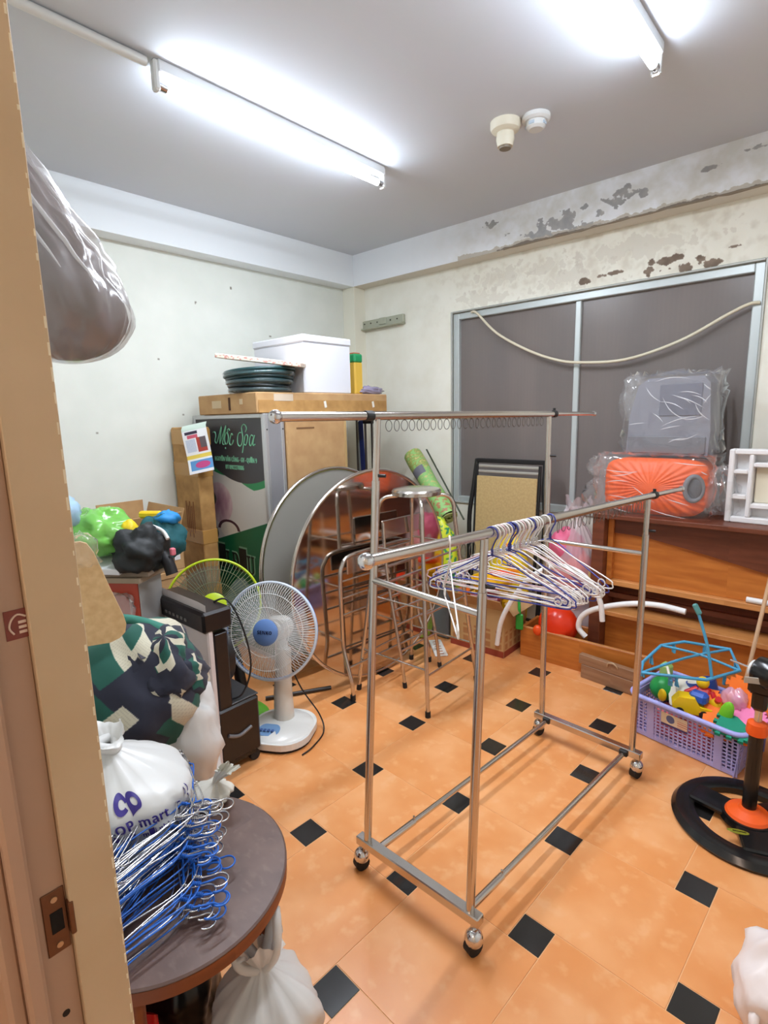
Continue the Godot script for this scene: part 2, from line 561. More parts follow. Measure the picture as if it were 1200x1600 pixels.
	var zr := noise(77, 5.0, 3)
	var ck := MB.new()
	var pts := []
	var rr := []
	for i in 60:
		var x := 1.35 + 2.7 * i / 59.0
		pts.append(Vector3(x, 2.488 + 0.006 * zr.get_noise_1d(x * 2.0), -0.002))
		rr.append(0.004 + 0.006 * absf(zr.get_noise_1d(x * 3.0 + 40.0)))
	part("crumbling_edge", ck.tube(pts, rr, 6), crumb, tr)
	struct("trim_2", MB.new().span(Vector3(-0.13, 2.486, -0.002), Vector3(-0.001, H, 3.125), 0.0), mat(c8(238, 242, 244), 0.75), "white plastered beam along the left wall")
	struct("trim_3", MB.new().span(Vector3(-0.13, 0, -0.13), Vector3(-0.001, 2.486, -0.002), 0.002), mat(c8(236, 233, 216), 0.75), "narrow square pillar in the room corner")
	# corridor behind the camera
	struct("wall_corridor_left", MB.new().span(Vector3(1.2, 0, 3.2), Vector3(1.35, H, 5.1), 0.0), mat(base, 0.75))
	struct("wall_corridor_right", MB.new().span(Vector3(4.1, 0, 3.2), Vector3(4.25, H, 5.1), 0.0), mat(base, 0.75))
	struct("wall_corridor_end", MB.new().span(Vector3(1.2, 0, 4.95), Vector3(4.25, H, 5.1), 0.0), mat(base, 0.75))

func sheet(o: Vector3, e: Vector3, f: Vector3, a := Vector2.ZERO, b := Vector2.ONE) -> MB:
	var m := MB.new()
	m.quad(o, o + e, o + e + f, o + f, -1, a, Vector2(b.x, a.y), b, Vector2(a.x, b.y))
	return m

func build_lamps() -> void:
	var glow := mat(c8(255, 255, 255), 0.4)
	glow.emission_enabled = true
	glow.emission = c8(226, 239, 255)
	glow.emission_energy_multiplier = 50.0
	var housing := mat(c8(226, 228, 228), 0.4)
	for L in [[1.2, 0.97, 2.2, "white fluorescent batten lamp over the left half of the ceiling"], [2.53, 1.0, 2.23, "white fluorescent batten lamp running out of the picture at the top"]]:
		var zc: float = (L[1] + L[2]) * 0.5
		var len: float = L[2] - L[1]
		var t := thing("fluorescent_lamp", L[3], "lamp", Vector3(L[0], H, zc))
		part("housing", MB.new().box(Vector3(0, -0.02, 0), Vector3(0.046, 0.04, len - 0.03), 0.004), housing, t)
		part("tube", MB.new().bar(Vector3(0, -0.078, -len / 2 + 0.025), Vector3(0, -0.078, len / 2 - 0.025), 0.0145, 14), glow, t)
		for s in [-1, 1]:
			part("lamp_holder", MB.new().box(Vector3(0, -0.05, s * (len / 2 - 0.012)), Vector3(0.034, 0.1, 0.022), 0.006), white_plastic, t)
			part("end_cap", MB.new().bar(Vector3(0, -0.078, s * (len / 2 - 0.05)), Vector3(0, -0.078, s * (len / 2 - 0.02)), 0.0152, 14), chrome, t)
		var al := AreaLight3D.new()
		al.name = "tube_light"
		al.area_size = Vector2(0.03, len - 0.06)
		al.light_color = c8(242, 247, 255)
		al.light_energy = 2.2
		al.area_range = 12.0
		al.area_attenuation = 2.0
		al.shadow_enabled = true
		t.add_child(al)
		al.position = Vector3(0, -0.096, 0)
		al.rotation_degrees = Vector3(-90, 0, 0)
	one("cable_conduit", MB.new().bar(Vector3(1.2, H - 0.018, 2.22), Vector3(1.2, H - 0.018, 3.125), 0.016, 10), white_plastic, "white cable conduit along the ceiling to the left lamp", "conduit")
	# corridor lamp behind the camera
	var c := thing("corridor_lamp", "round ceiling lamp of the corridor outside the door", "lamp", Vector3(3.0, H, 4.2))
	part("base", MB.new().lathe([Vector2(0, 0), Vector2(0.16, 0), Vector2(0.16, -0.02), Vector2(0, -0.02)], 24), white_plastic, c)
	var g2 := mat(Color.WHITE, 0.4)
	g2.emission_enabled = true
	g2.emission = c8(255, 226, 205)
	g2.emission_energy_multiplier = 2.0
	part("diffuser", MB.new().lathe([Vector2(0, -0.021), Vector2(0.15, -0.021), Vector2(0.14, -0.05), Vector2(0, -0.065)], 24), g2, c)
	var ol := OmniLight3D.new()
	ol.name = "corridor_light"
	ol.light_color = c8(255, 226, 206)
	ol.light_energy = 0.5
	ol.light_size = 0.12
	ol.omni_range = 10.0
	ol.omni_attenuation = 2.0
	ol.shadow_enabled = true
	c.add_child(ol)
	ol.position = Vector3(0, -0.22, 0)
	# detectors on the ceiling
	var d := thing("smoke_detector", "cream cone-nosed fire detector on the ceiling", "detector", Vector3(1.885, H, 0.93))
	var cream := mat(c8(222, 214, 192), 0.5)
	part("base", MB.new().lathe([Vector2(0, 0), Vector2(0.066, 0), Vector2(0.066, -0.022), Vector2(0.06, -0.034), Vector2(0.04, -0.045), Vector2(0, -0.045)], 28), cream, d)
	part("nose", MB.new().lathe([Vector2(0.038, -0.044), Vector2(0.04, -0.07), Vector2(0.033, -0.1), Vector2(0.027, -0.1), Vector2(0, -0.095)], 24), cream, d)
	part("sensor_cap", MB.new().lathe([Vector2(0, -0.097), Vector2(0.027, -0.097), Vector2(0.025, -0.108), Vector2(0, -0.11)], 20), mat(c8(128, 116, 98), 0.5), d)
	var e := thing("smoke_detector", "small white disc detector beside the cone-nosed one", "detector", Vector3(2.005, H, 0.88))
	part("base", MB.new().lathe([Vector2(0, 0), Vector2(0.06, 0), Vector2(0.06, -0.016), Vector2(0.05, -0.024), Vector2(0, -0.024)], 28), white_plastic, e)
	part("chamber", MB.new().lathe([Vector2(0.042, -0.023), Vector2(0.04, -0.045), Vector2(0.03, -0.054), Vector2(0, -0.056)], 24), white_plastic, e)
	for k in 4:
		var an := TAU * k / 4.0
		part("vent", MB.new().box(Vector3(cos(an) * 0.04, -0.036, sin(an) * 0.04), Vector3(0.008, 0.012, 0.024), 0.001, yawb(-an)), mat(c8(190, 204, 216), 0.4), e)

func build_window() -> void:
	var alu := mat(c8(196, 204, 204), 0.4, 0.3)
	var x0 := 0.87
	var x1 := 2.745
	var y0 := 0.81
	var y1 := 2.175
	var o := Node3D.new()
	o.name = "window_1"
	add_child(o)
	o.set_meta("kind", "structure")
	o.set_meta("label", "wide two-pane window of grey frosted glass in aluminium frame")
	for r in [[x0, y0, x0 + 0.045, y1], [x1 - 0.045, y0, x1, y1], [x0 + 0.045, y1 - 0.045, x1 - 0.045, y1], [x0 + 0.045, y0, x1 - 0.045, y0 + 0.04]]:
		part("frame", MB.new().span(Vector3(r[0], r[1], -0.2), Vector3(r[2], r[3], -0.14), 0.004), alu, o)
	for r in [[x0 - 0.012, y0 - 0.012, x0, y1 + 0.012], [x1, y0 - 0.012, x1 + 0.012, y1 + 0.012], [x0, y1, x1, y1 + 0.012], [x0, y0 - 0.012, x1, y0]]:
		part("edge_strip", MB.new().span(Vector3(r[0], r[1], -0.14), Vector3(r[2], r[3], -0.118), 0.003), mat(c8(176, 178, 172), 0.45, 0.3), o)
	var xm := 1.79
	part("mullion", MB.new().span(Vector3(xm - 0.018, y0 + 0.04, -0.195), Vector3(xm + 0.018, y1 - 0.045, -0.15), 0.004), alu, o)
	var z := noise(61, 0.9, 3)
	var gt := paint(256, 256, func(u, w):
		var s := 0.5 + 0.5 * sin(u * 256.0 * 0.9) * 0.35
		var c := c8(128, 119, 115).lerp(c8(132, 123, 119), s)
		return c.lerp(c8(114, 108, 106), clampf(0.5 + z.get_noise_2d(u * 3.0, w * 0.8), 0, 1) * 0.6))
	var gm := mat(Color(1, 1, 1, 0.93), 0.28, 0.0, gt)
	gm.transparency = BaseMaterial3D.TRANSPARENCY_ALPHA
	part("pane", MB.new().span(Vector3(x0 + 0.04, y0 + 0.035, -0.178), Vector3(xm - 0.012, y1 - 0.04, -0.17), 0.0), gm, o)
	part("pane", MB.new().span(Vector3(xm + 0.012, y0 + 0.035, -0.178), Vector3(x1 - 0.04, y1 - 0.04, -0.17), 0.0), gm, o)
	struct("wall_beyond_window", MB.new().span(Vector3(x0 - 0.1, y0 - 0.1, -0.42), Vector3(x1 + 0.1, y1 + 0.1, -0.34), 0.0), mat(c8(96, 90, 86), 0.8))
	var cord := mat(c8(222, 214, 190), 0.6)
	var c := thing("sagging_cord", "cream cable sagging across the grey window", "cord", Vector3.ZERO)
	part("cable", MB.new().tube(curve([Vector3(1.03, 2.165, -0.128), Vector3(1.08, 2.15, -0.12), Vector3(1.24, 2.0, -0.112), Vector3(1.459, 1.872, -0.11), Vector3(1.66, 1.79, -0.11), Vector3(1.828, 1.757, -0.11), Vector3(2.1, 1.752, -0.11), Vector3(2.379, 1.825, -0.11), Vector3(2.6, 1.935, -0.112), Vector3(2.69, 1.975, -0.12), Vector3(2.735, 1.978, -0.13)], 6), 0.0085, 8), cord, c)
	# old metal bracket fixed to the wall near the corner
	var b := thing("wall_bracket", "grey-green perforated metal bracket high on the window wall", "bracket", Vector3(0.2, 2.2, -0.129))
	var gg := mat(c8(178, 180, 160), 0.6, 0.2)
	part("plate", MB.new().box(Vector3(0, 0, 0.018), Vector3(0.46, 0.062, 0.03), 0.005), gg, b, Vector3.ZERO, Basis(Vector3.BACK, 0.015))
	part("flange", MB.new().box(Vector3(0, -0.036, 0.03), Vector3(0.46, 0.012, 0.056), 0.003), gg, b, Vector3.ZERO, Basis(Vector3.BACK, 0.015))
	for i in 6: part("screw", MB.new().bar(Vector3(-0.18 + i * 0.07, 0.004, 0.03), Vector3(-0.18 + i * 0.07, 0.004, 0.037), 0.006, 8), mat(c8(90, 86, 78), 0.5, 0.5), b)
	part("clip", MB.new().box(Vector3(0.02, 0.006, 0.037), Vector3(0.07, 0.05, 0.012), 0.003), gg, b)
	part("plug", MB.new().bar(Vector3(-0.23, -0.008, 0.02), Vector3(-0.275, -0.008, 0.02), 0.016, 10), mat(c8(120, 120, 112), 0.5, 0.3), b)

func build_door() -> void:
	var z := noise(88, 2.0, 4)
	var jt := mottle(256, 90, 0.01, c8(198, 174, 140), c8(210, 188, 156))
	var m1 := mat(Color.WHITE, 0.55, 0.0, jt, 1.5)
	var m2 := mat(c8(188, 156, 134), 0.5)
	var o := Node3D.new()
	o.name = "door_1"
	add_child(o)
	o.set_meta("kind", "structure")
	o.set_meta("label", "cream painted door frame close to the camera")
	# plan of the left post: stop nearest the room, rebate with the strike plate, outer bead
	part("jamb", MB.new().span(Vector3(2.655, 0, 3.114), Vector3(2.7, 2.12, 3.158), 0.0008), m1, o)
	part("rebate", MB.new().span(Vector3(2.655, 0, 3.158), Vector3(2.692, 2.12, 3.186), 0.001), m2, o)
	part("outer_bead", MB.new().span(Vector3(2.64, 0, 3.186), Vector3(2.703, 2.12, 3.202), 0.003), m2, o)
	part("casing", MB.new().span(Vector3(2.56, 0, 3.2), Vector3(2.69, 2.2, 3.216), 0.004), m2, o)
	part("jamb", MB.new().span(Vector3(3.575, 0, 3.123), Vector3(3.62, 2.12, 3.158), 0.003), m1, o)
	part("rebate", MB.new().span(Vector3(3.583, 0, 3.158), Vector3(3.62, 2.12, 3.186), 0.001), m2, o)
	part("head", MB.new().span(Vector3(2.655, 2.09, 3.123), Vector3(3.62, 2.12, 3.2), 0.003), m1, o)
	# chipped paint on the arris: small lighter flakes
	var flake := mat(c8(238, 230, 206), 0.7)
	var r := RandomNumberGenerator.new()
	r.seed = 12
	var fm := MB.new()
	for i in 70:
		var y := 0.4 + 1.6 * (i + 0.35 * r.randf()) / 70.0
		fm.box(Vector3(2.7 + 0.00002 * (i % 10), y, 3.1152 + r.randf() * 0.001), Vector3(0.0006, r.randf_range(0.003, 0.014), r.randf_range(0.0008, 0.002)), 0.0)
	var fo := part("chipped_edge", fm, flake, o)
	fo.set_meta("kind", "stuff")
	var brass := mat(c8(120, 84, 62), 0.4, 0.7)
	var sp := part("strike_plate", MB.new().span(Vector3(2.6915, 0.952, 3.1595), Vector3(2.6935, 1.02, 3.1795), 0.0008), brass, o)
	sp.set_meta("label", "brown metal strike plate")
	part("lip", MB.new().span(Vector3(2.6925, 0.968, 3.155), Vector3(2.701, 1.004, 3.1595), 0.001), brass, sp)
	part("latch_hole", MB.new().span(Vector3(2.693, 0.975, 3.163), Vector3(2.6942, 0.998, 3.174), 0.0004), mat(c8(16, 14, 14), 0.9), sp)
	for y in [0.961, 1.011]: part("screw", MB.new().bar(Vector3(2.693, y, 3.169), Vector3(2.6945, y, 3.169), 0.003, 10), mat(c8(205, 180, 150), 0.3, 0.8), sp)
	part("bolt_hole", MB.new().bar(Vector3(2.6915, 0.882, 3.172), Vector3(2.6927, 0.882, 3.172), 0.0035, 10), mat(c8(40, 30, 26), 0.9), o)
	# sticker with a ring logo on the rebate
	var st := part("sticker", MB.new().span(Vector3(2.692, 1.2735, 3.1535), Vector3(2.6928, 1.3000, 3.1745), 0.0), mat(c8(132, 62, 50), 0.4), o)
	st.set_meta("label", "small dark red sticker with a pale ring mark")
	part("ring_mark", MB.new().tube(curve([Vector3(2.6931, 1.2925, 3.1585), Vector3(2.6931, 1.2955, 3.1645), Vector3(2.6931, 1.2915, 3.1695), Vector3(2.6931, 1.2845, 3.1715), Vector3(2.6931, 1.2785, 3.1685)], 4), 0.0009, 5), mat(c8(236, 214, 200), 0.5), st)
	for k in 3: part("print_bar", MB.new().span(Vector3(2.6925, 1.2780 + k * 0.0045, 3.1585), Vector3(2.6931, 1.2805 + k * 0.0045, 3.1645), 0.0), mat(c8(236, 214, 200), 0.5), st)
	# switch box on the room side of the wall, seen from its edge
	var s := thing("switch_box", "cream surface-mounted switch box just behind the door frame", "switch", Vector3(2.5, 1.3, 3.125))
	part("body", MB.new().box(Vector3(0, 0, -0.018), Vector3(0.075, 0.115, 0.036), 0.003), mat(c8(226, 208, 178), 0.45), s)
	part("cover", MB.new().box(Vector3(0, 0, -0.04), Vector3(0.08, 0.12, 0.01), 0.003), mat(c8(232, 216, 188), 0.45), s)
	part("seam", MB.new().span(Vector3(0.0372, -0.042, -0.033), Vector3(0.038, 0.042, -0.031), 0.0), mat(c8(110, 92, 74), 0.8), s)
	for y in [-0.045, 0.045]: part("clip", MB.new().box(Vector3(0.038, y, -0.03), Vector3(0.002, 0.006, 0.005), 0.0004), mat(c8(80, 66, 54), 0.8), s)

# ---- clothes rack
func build_rack() -> void:
	var t := thing("clothes_rack", "stainless steel two-rail clothes rack on casters in mid-room", "clothes rack", Vector3(2.38, 0, 1.66))
	var o := -t.position
	var hi0 := Vector3(2.13, 1.463, 2.451)
	var hi1 := Vector3(2.25, 1.448, 0.725)
	var lo0 := Vector3(2.51, 1.177, 2.538)
	var lo1 := Vector3(2.66, 1.135, 0.817)
	var at := func(a: Vector3, b: Vector3, z: float) -> Vector3: return a.lerp(b, (z - a.z) / (b.z - a.z))
	var knob_dark := mat(c8(30, 29, 30), 0.5)
	for R in [[hi0, hi1, 1.09], [lo0, lo1, 1.1]]:
		var a: Vector3 = R[0]
		var b: Vector3 = R[1]
		var m: Vector3 = at.call(a, b, R[2])
		var d := (b - a).normalized()
		var rail := part("rail", MB.new().bar(a + o, m + o, 0.0125, 14), steel, t)
		part("rail_extension", MB.new().bar(m + o - d * 0.02, b + o, 0.009, 12), steel, rail)
		part("end_ball", MB.new().ball(a + o, Vector3.ONE * 0.018, 16), chrome, rail)
		part("end_ball", MB.new().ball(b + o, Vector3.ONE * 0.013, 14), chrome, rail)
		part("clamp_ring", MB.new().bar(m + o - d * 0.012, m + o + d * 0.01, 0.015, 12), knob_dark, rail)
		part("clamp_screw", MB.new().bar(m + o, m + o + Vector3(0, 0.024, 0), 0.006, 8), knob_dark, rail)
		if R[2] == 1.09:
			var j: Vector3 = at.call(a, b, 2.14)
			part("clamp_ring", MB.new().bar(j + o - d * 0.014, j + o + d * 0.014, 0.0148, 12), knob_dark, rail)
	var hiA: Vector3 = at.call(hi0, hi1, 2.106)
	var hiC: Vector3 = at.call(hi0, hi1, 1.13)
	var loB: Vector3 = at.call(lo0, lo1, 2.153)
	var loD: Vector3 = at.call(lo0, lo1, 1.156)
	var posts := [[Vector3(2.14, 0.115, 2.187), hiA], [Vector3(2.53, 0.115, 2.188), loB], [Vector3(2.228, 0.115, 1.13), hiC], [Vector3(2.628, 0.115, 1.156), loD]]
	for p in posts:
		var a: Vector3 = p[0]
		var b: Vector3 = p[1]
		var split := a.lerp(b, 0.86)
		var post := part("post", MB.new().bar(a + o, split + o, 0.0125, 14), steel, t)
		part("post_extension", MB.new().bar(split + o, b + o - Vector3(0, 0.01, 0), 0.0102, 12), steel, post)
		part("clamp_screw", MB.new().bar(split + o + Vector3(0, 0.015, 0), split + o + Vector3(0.03, 0.015, -0.01), 0.005, 8), knob_dark, post)
	# cross bars between a tall and a low post
	part("cross_bar", MB.new().bar(Vector3(2.145, 0.972, 2.136) + o, Vector3(2.538, 0.962, 2.16) + o, 0.0105, 12), steel, t)
	part("cross_bar", MB.new().bar(Vector3(2.226, 0.918, 1.13) + o, Vector3(2.629, 0.925, 1.156) + o, 0.0095, 12), steel, t)
	# square foot bars, floor rods and casters
	for f in [[Vector3(2.1, 0.1, 2.187), Vector3(2.565, 0.1, 2.19)], [Vector3(2.195, 0.1, 1.127), Vector3(2.665, 0.1, 1.158)]]:
		var a: Vector3 = f[0]
		var b: Vector3 = f[1]
		part("foot_bar", MB.new().box((a + b) * 0.5 + o, Vector3(a.distance_to(b), 0.03, 0.032), 0.003, yawb(-atan2(b.z - a.z, b.x - a.x))), steel, t)
	for f in [[Vector3(2.175, 0.092, 2.175), Vector3(2.258, 0.092, 1.14)], [Vector3(2.515, 0.092, 2.175), Vector3(2.6, 0.092, 1.165)]]:
		var rod := part("floor_rod", MB.new().bar(f[0] + o, f[1] + o, 0.0095, 12), steel, t)
		part("rod_sleeve", MB.new().bar(f[0] + o, (f[0] as Vector3).lerp(f[1], 0.16) + o, 0.0112, 12), steel, rod)
		part("clamp_screw", MB.new().bar((f[0] as Vector3).lerp(f[1], 0.16) + o, (f[0] as Vector3).lerp(f[1], 0.16) + o + Vector3(0, 0.02, 0), 0.004, 6), steel, rod)
		part("end_block", MB.new().box(f[1] + o + Vector3(0, 0.004, 0), Vector3(0.034, 0.026, 0.03), 0.004), knob_dark, rod)
	for c in [[2.115, 2.19], [2.548, 2.197], [2.21, 1.12], [2.645, 1.15]]:
		var b := Vector3(c[0], 0, c[1]) + o
		var cs := part("caster", MB.new().ball(b + Vector3(0.004, 0.05, 0.006), Vector3(0.026, 0.027, 0.026), 16), chrome, t)
		part("wheel", MB.new().bar(b + Vector3(-0.012, 0.024, 0.002), b + Vector3(0.014, 0.024, 0.01), 0.024, 16), rubber, cs)
		part("stem", MB.new().bar(b + Vector3(0, 0.06, 0), b + Vector3(0, 0.09, 0), 0.009, 8), chrome, cs)
	# wire rings hung under the rails
	var ring := MB.new().tube(circle(Vector3.ZERO, 0.0165, Vector3(0, 0, 1), Vector3(0, 1, 0), 20), 0.0011, 5, true).mesh()
	var wire := mat(c8(120, 116, 110), 0.3, 1.0)
	for k in 27:
		var z := 2.06 - 0.0335 * k
		part("ring", ring, wire, t, (at.call(hi0, hi1, z) as Vector3) + o + Vector3(0, -0.0295, 0), yawb(0.12 + 0.1 * sin(k * 2.1)))
	var zs := [2.235, 2.2]
	for k in 20: zs.append(1.8 - 0.032 * k)
	for z in zs: part("ring", ring, wire, t, (at.call(lo0, lo1, z) as Vector3) + o + Vector3(0, -0.0295, 0), yawb(0.12 + 0.15 * sin(z * 60.0)))
	# hangers on the lower rail
	var W := mat(c8(238, 236, 234), 0.35)
	var B := mat(c8(52, 62, 150), 0.35)
	var P := mat(c8(226, 196, 200), 0.35)
	var spots := []
	var r := RandomNumberGenerator.new()
	r.seed = 5
	for k in 18:
		spots.append([2.125 - 0.0125 * k, ("b" if k in [0, 6, 7, 14] else ("p" if k in [3, 10] else "w")), r.randf_range(-0.3, 0.25), r.randf_range(-0.07, 0.07)])
	spots.append([2.285, "w1", -0.88, 0.1])
	spots.append([1.875, "wl", -0.22, 0.05])
	spots.append([1.845, "bl", -0.3, 0.02])
	var shapes := [hanger_meshes(0.2, 0.085), hanger_meshes(0.205, 0.078), hanger_meshes(0.195, 0.09)]
	var i := 0
	var nth := ["first", "second", "third", "fourth", "fifth", "sixth", "seventh", "eighth", "ninth", "tenth", "eleventh", "twelfth", "thirteenth", "fourteenth", "fifteenth", "sixteenth", "seventeenth", "eighteenth", "", "", ""]
	for s in spots:
		var k: String = s[1]
		var lab := "white wire hanger on the lower rail, %s in the bunch from the near post" % nth[i]
		var grp := "white hangers bunched on the lower rail"
		if k == "b":
			lab = "blue wire hanger on the lower rail, %s in the bunch from the near post" % nth[i]
			grp = "blue hangers bunched on the lower rail"
		elif k == "p":
			lab = "pinkish wire hanger on the lower rail, %s in the bunch from the near post" % nth[i]
			grp = "pinkish hangers bunched on the lower rail"
		elif k == "w1":
			lab = "white wire hanger hung alone outside the near low post"
			grp = ""
		elif k == "wl":
			lab = "white wire hanger reaching out furthest right of the bunch"
			grp = ""
		elif k == "bl":
			lab = "blue wire hanger at the far end of the rail bunch"
			grp = ""
		var m: Material = {"b": B, "bl": B, "p": P}.get(k, W)
		var q: Vector3 = at.call(lo0, lo1, s[0])
		var h := thing("wire_hanger", lab, "hanger", q + Vector3(0, 0.0145, 0), 0.0, grp)
		h.basis = Basis(Vector3.UP, s[2]) * Basis(Vector3(0, 0, 1), s[3])
		var ms: Array = shapes[i % 3]
		part("hook", ms[0], m, h)
		part("shoulder_frame", ms[1], m, h)
		i += 1

func hanger_meshes(half: float, drop: float, rad := 0.0019) -> Array:
	var hk := []
	for k in 15:
		var an := PI * 1.05 - (PI * 1.32) * k / 14.0
		hk.append(Vector3(cos(an) * 0.018, -0.018 + sin(an) * 0.018, 0))
	hk.append(Vector3(0.006, -0.042, 0))
	hk.append(Vector3(0, -0.055, 0))
	hk.append(Vector3(0, -0.075, 0))
	var mb := MB.new().tube(hk, rad * 1.1, 6)
	for k in 4: mb.tube(circle(Vector3(0, -0.058 - 0.004 * k, 0), 0.0032, Vector3(1, 0, 0), Vector3(0, 0.3, 1), 8), rad * 0.8, 4, true)
	var y0 := -0.072
	var y1 := y0 - drop
	var y2 := y1 - 0.022
	var p := [Vector3(0, y0, 0), Vector3(half * 0.5, (y0 + y1) * 0.5, 0), Vector3(half * 0.95, y1 + 0.002, 0), Vector3(half, y1 - 0.009, 0), Vector3(half * 0.96, y2, 0), Vector3(half * 0.5, y2, 0), Vector3(0, y2, 0), Vector3(-half * 0.5, y2, 0), Vector3(-half * 0.96, y2, 0), Vector3(-half, y1 - 0.009, 0), Vector3(-half * 0.95, y1 + 0.002, 0), Vector3(-half * 0.5, (y0 + y1) * 0.5, 0)]
	var fr := MB.new().tube(curve(p, 4, true), rad, 6, true)
	for s in [-1, 1]:
		fr.tube(circle(Vector3(s * (half - 0.03), y2 + 0.011, 0), 0.01, Vector3(1, 0, 0), Vector3(0, 1, 0), 12), rad * 0.85, 5, true)
	return [mb.mesh(), fr.mesh()]

# ---- round folding tables standing on edge, stool
func build_tables() -> void:
	var alu := mat(c8(158, 156, 148), 0.3, 0.25)
	var polished := mat(c8(196, 186, 178), 0.07, 1.0)
	var t := thing("folding_table", "round grey metal table top standing on edge behind the mirror-bright one", "table", Vector3(0.9, 0.587, 1.09))
	var tilt := Basis(Vector3(0, 0, 1), -PI / 2 + 0.1)   # disc axis to +x, top leaning back
	part("table_top", MB.new().lathe([Vector2(0, 0.0), Vector2(0.572, 0.0), Vector2(0.572, -0.02), Vector2(0, -0.02)], 72), alu, t, Vector3.ZERO, tilt)
	part("rim", MB.new().tube(circle(Vector3(0, -0.006, 0), 0.576, Vector3(1, 0, 0), Vector3(0, 0, 1), 72), 0.0125, 8, true), steel, t, Vector3.ZERO, tilt)
	var b := thing("folding_table", "round mirror-bright steel table top standing on edge with folded legs", "table", Vector3(1.22, 0.59, 1.12))
	var tb := Basis(Vector3.UP, -0.06) * Basis(Vector3(0, 0, 1), -PI / 2 + 0.03)
	part("table_top", MB.new().lathe([Vector2(0, 0.0), Vector2(0.575, 0.0), Vector2(0.575, -0.02), Vector2(0, -0.02)], 72), polished, b, Vector3.ZERO, tb)
	part("rim", MB.new().tube(circle(Vector3(0, -0.006, 0), 0.578, Vector3(1, 0, 0), Vector3(0, 0, 1), 72), 0.011, 8, true), steel, b, Vector3.ZERO, tb)
	# folded leg frame: one bent tube with rungs, feet on the floor
	var o := -b.position
	var zf := 1.455
	var zb := 0.84
	var y := [0.014, 0.09, 0.2, 0.29, 0.36, 0.6]
	var path := [Vector3(1.335, 0.014, zf), Vector3(1.332, 0.09, zf), Vector3(1.302, 0.19, zf), Vector3(1.276, 0.28, zf), Vector3(1.272, 0.4, zf), Vector3(1.272, 0.64, zf), Vector3(1.268, 0.71, zf - 0.02), Vector3(1.265, 0.75, zf - 0.08), Vector3(1.265, 0.755, (zf + zb) / 2), Vector3(1.265, 0.75, zb + 0.08), Vector3(1.27, 0.71, zb + 0.02), Vector3(1.275, 0.64, zb), Vector3(1.28, 0.4, zb), Vector3(1.29, 0.28, zb), Vector3(1.325, 0.19, zb), Vector3(1.36, 0.09, zb), Vector3(1.365, 0.014, zb)]
	var q := []
	for p in path: q.append(p + o)
	var lf := part("leg_frame", MB.new().tube(curve(q, 4), 0.0115, 10), steel, b)
	for p in [path[0], path[16]]: part("foot_cap", MB.new().bar(Vector3(p.x, 0.0, p.z) + o, Vector3(p.x, 0.03, p.z) + o, 0.0145, 12), rubber, lf)
	for h in [[0.17, 0.007], [0.45, 0.006], [0.54, 0.006], [0.63, 0.006]]:
		var x: float = 1.31 if h[0] < 0.2 else 1.275
		part("rung", MB.new().bar(Vector3(x, h[0], zf) + o, Vector3(x + 0.01, h[0], zb) + o, h[1], 8), steel, lf)
	part("hinge_plate", MB.new().box(Vector3(1.266, 0.7, 1.15) + o, Vector3(0.012, 0.09, 0.5), 0.003), steel, b)
	# folded steel chair leaning before the mirror table
	var c := thing("folding_chair", "folded stainless steel chair leaning on the mirror-bright table", "chair", Vector3(1.4, 0, 1.0))
	var oc := -c.position
	var L := [[1.42, 1.18], [1.42, 0.86]]
	for k in 2:
		var z: float = L[k][1]
		part("leg", MB.new().tube(curve([Vector3(1.46, 0.012, z) + oc, Vector3(1.43, 0.2, z) + oc, Vector3(1.35, 0.6, z) + oc, Vector3(1.325, 0.9, z) + oc], 4), 0.009, 8), steel, c)
		part("foot_cap", MB.new().bar(Vector3(1.46, 0, z) + oc, Vector3(1.456, 0.03, z) + oc, 0.012, 10), rubber, c)
	part("backrest", MB.new().box(Vector3(1.322, 0.86, 1.02) + oc, Vector3(0.012, 0.1, 0.33), 0.004), steel, c)
	for h in [0.2, 0.34, 0.42, 0.5, 0.58, 0.66]:
		var xx := 1.43 - 0.1 * clampf((h - 0.2) / 0.5, 0, 1)
		part("slat", MB.new().box(Vector3(xx, h, 1.02) + oc, Vector3(0.01, 0.014, 0.33), 0.003), steel, c)

func build_stool() -> void:
	var t := thing("bar_stool", "tall stainless steel stool with a round seat behind the rack", "stool", Vector3(1.5, 0, 1.11))
	part("seat", MB.new().lathe([Vector2(0, 1.092), Vector2(0.1, 1.092), Vector2(0.12, 1.088), Vector2(0.128, 1.078), Vector2(0.128, 1.06), Vector2(0.12, 1.056), Vector2(0, 1.058)], 36), steel, t)
	var feet := [Vector3(0.235, 0, 0.227), Vector3(-0.224, 0, 0.242), Vector3(-0.236, 0, -0.226), Vector3(0.22, 0, -0.235)]
	var ang := func(k: int, y: float) -> Vector3:
		var top: Vector3 = feet[k] * 0.62
		var f: Vector3 = feet[k]
		return Vector3(lerpf(f.x, top.x, y / 0.93), y, lerpf(f.z, top.z, y / 0.93))
	for k in 4:
		var f: Vector3 = feet[k]
		var s := f * 0.3
		var m: Vector3 = ang.call(k, 0.95)
		part("leg", MB.new().tube(curve([Vector3(f.x, 0.02, f.z), ang.call(k, 0.45), ang.call(k, 0.9), Vector3(m.x * 0.98, 1.0, m.z * 0.98), Vector3(lerpf(m.x, s.x, 0.35), 1.045, lerpf(m.z, s.z, 0.35)), Vector3(s.x, 1.055, s.z)], 5), 0.0105, 10), steel, t)
		part("foot_cap", MB.new().bar(Vector3(f.x, 0, f.z), ang.call(k, 0.03), 0.0135, 10), rubber, t)
	for y in [0.2, 0.5, 0.76]:
		for k in 4:
			part("rung", MB.new().bar(ang.call(k, y + (0.03 if k % 2 == 0 else 0.0)), ang.call((k + 1) % 4, y + (0.03 if k % 2 == 0 else 0.0)), 0.0055, 8), steel, t)

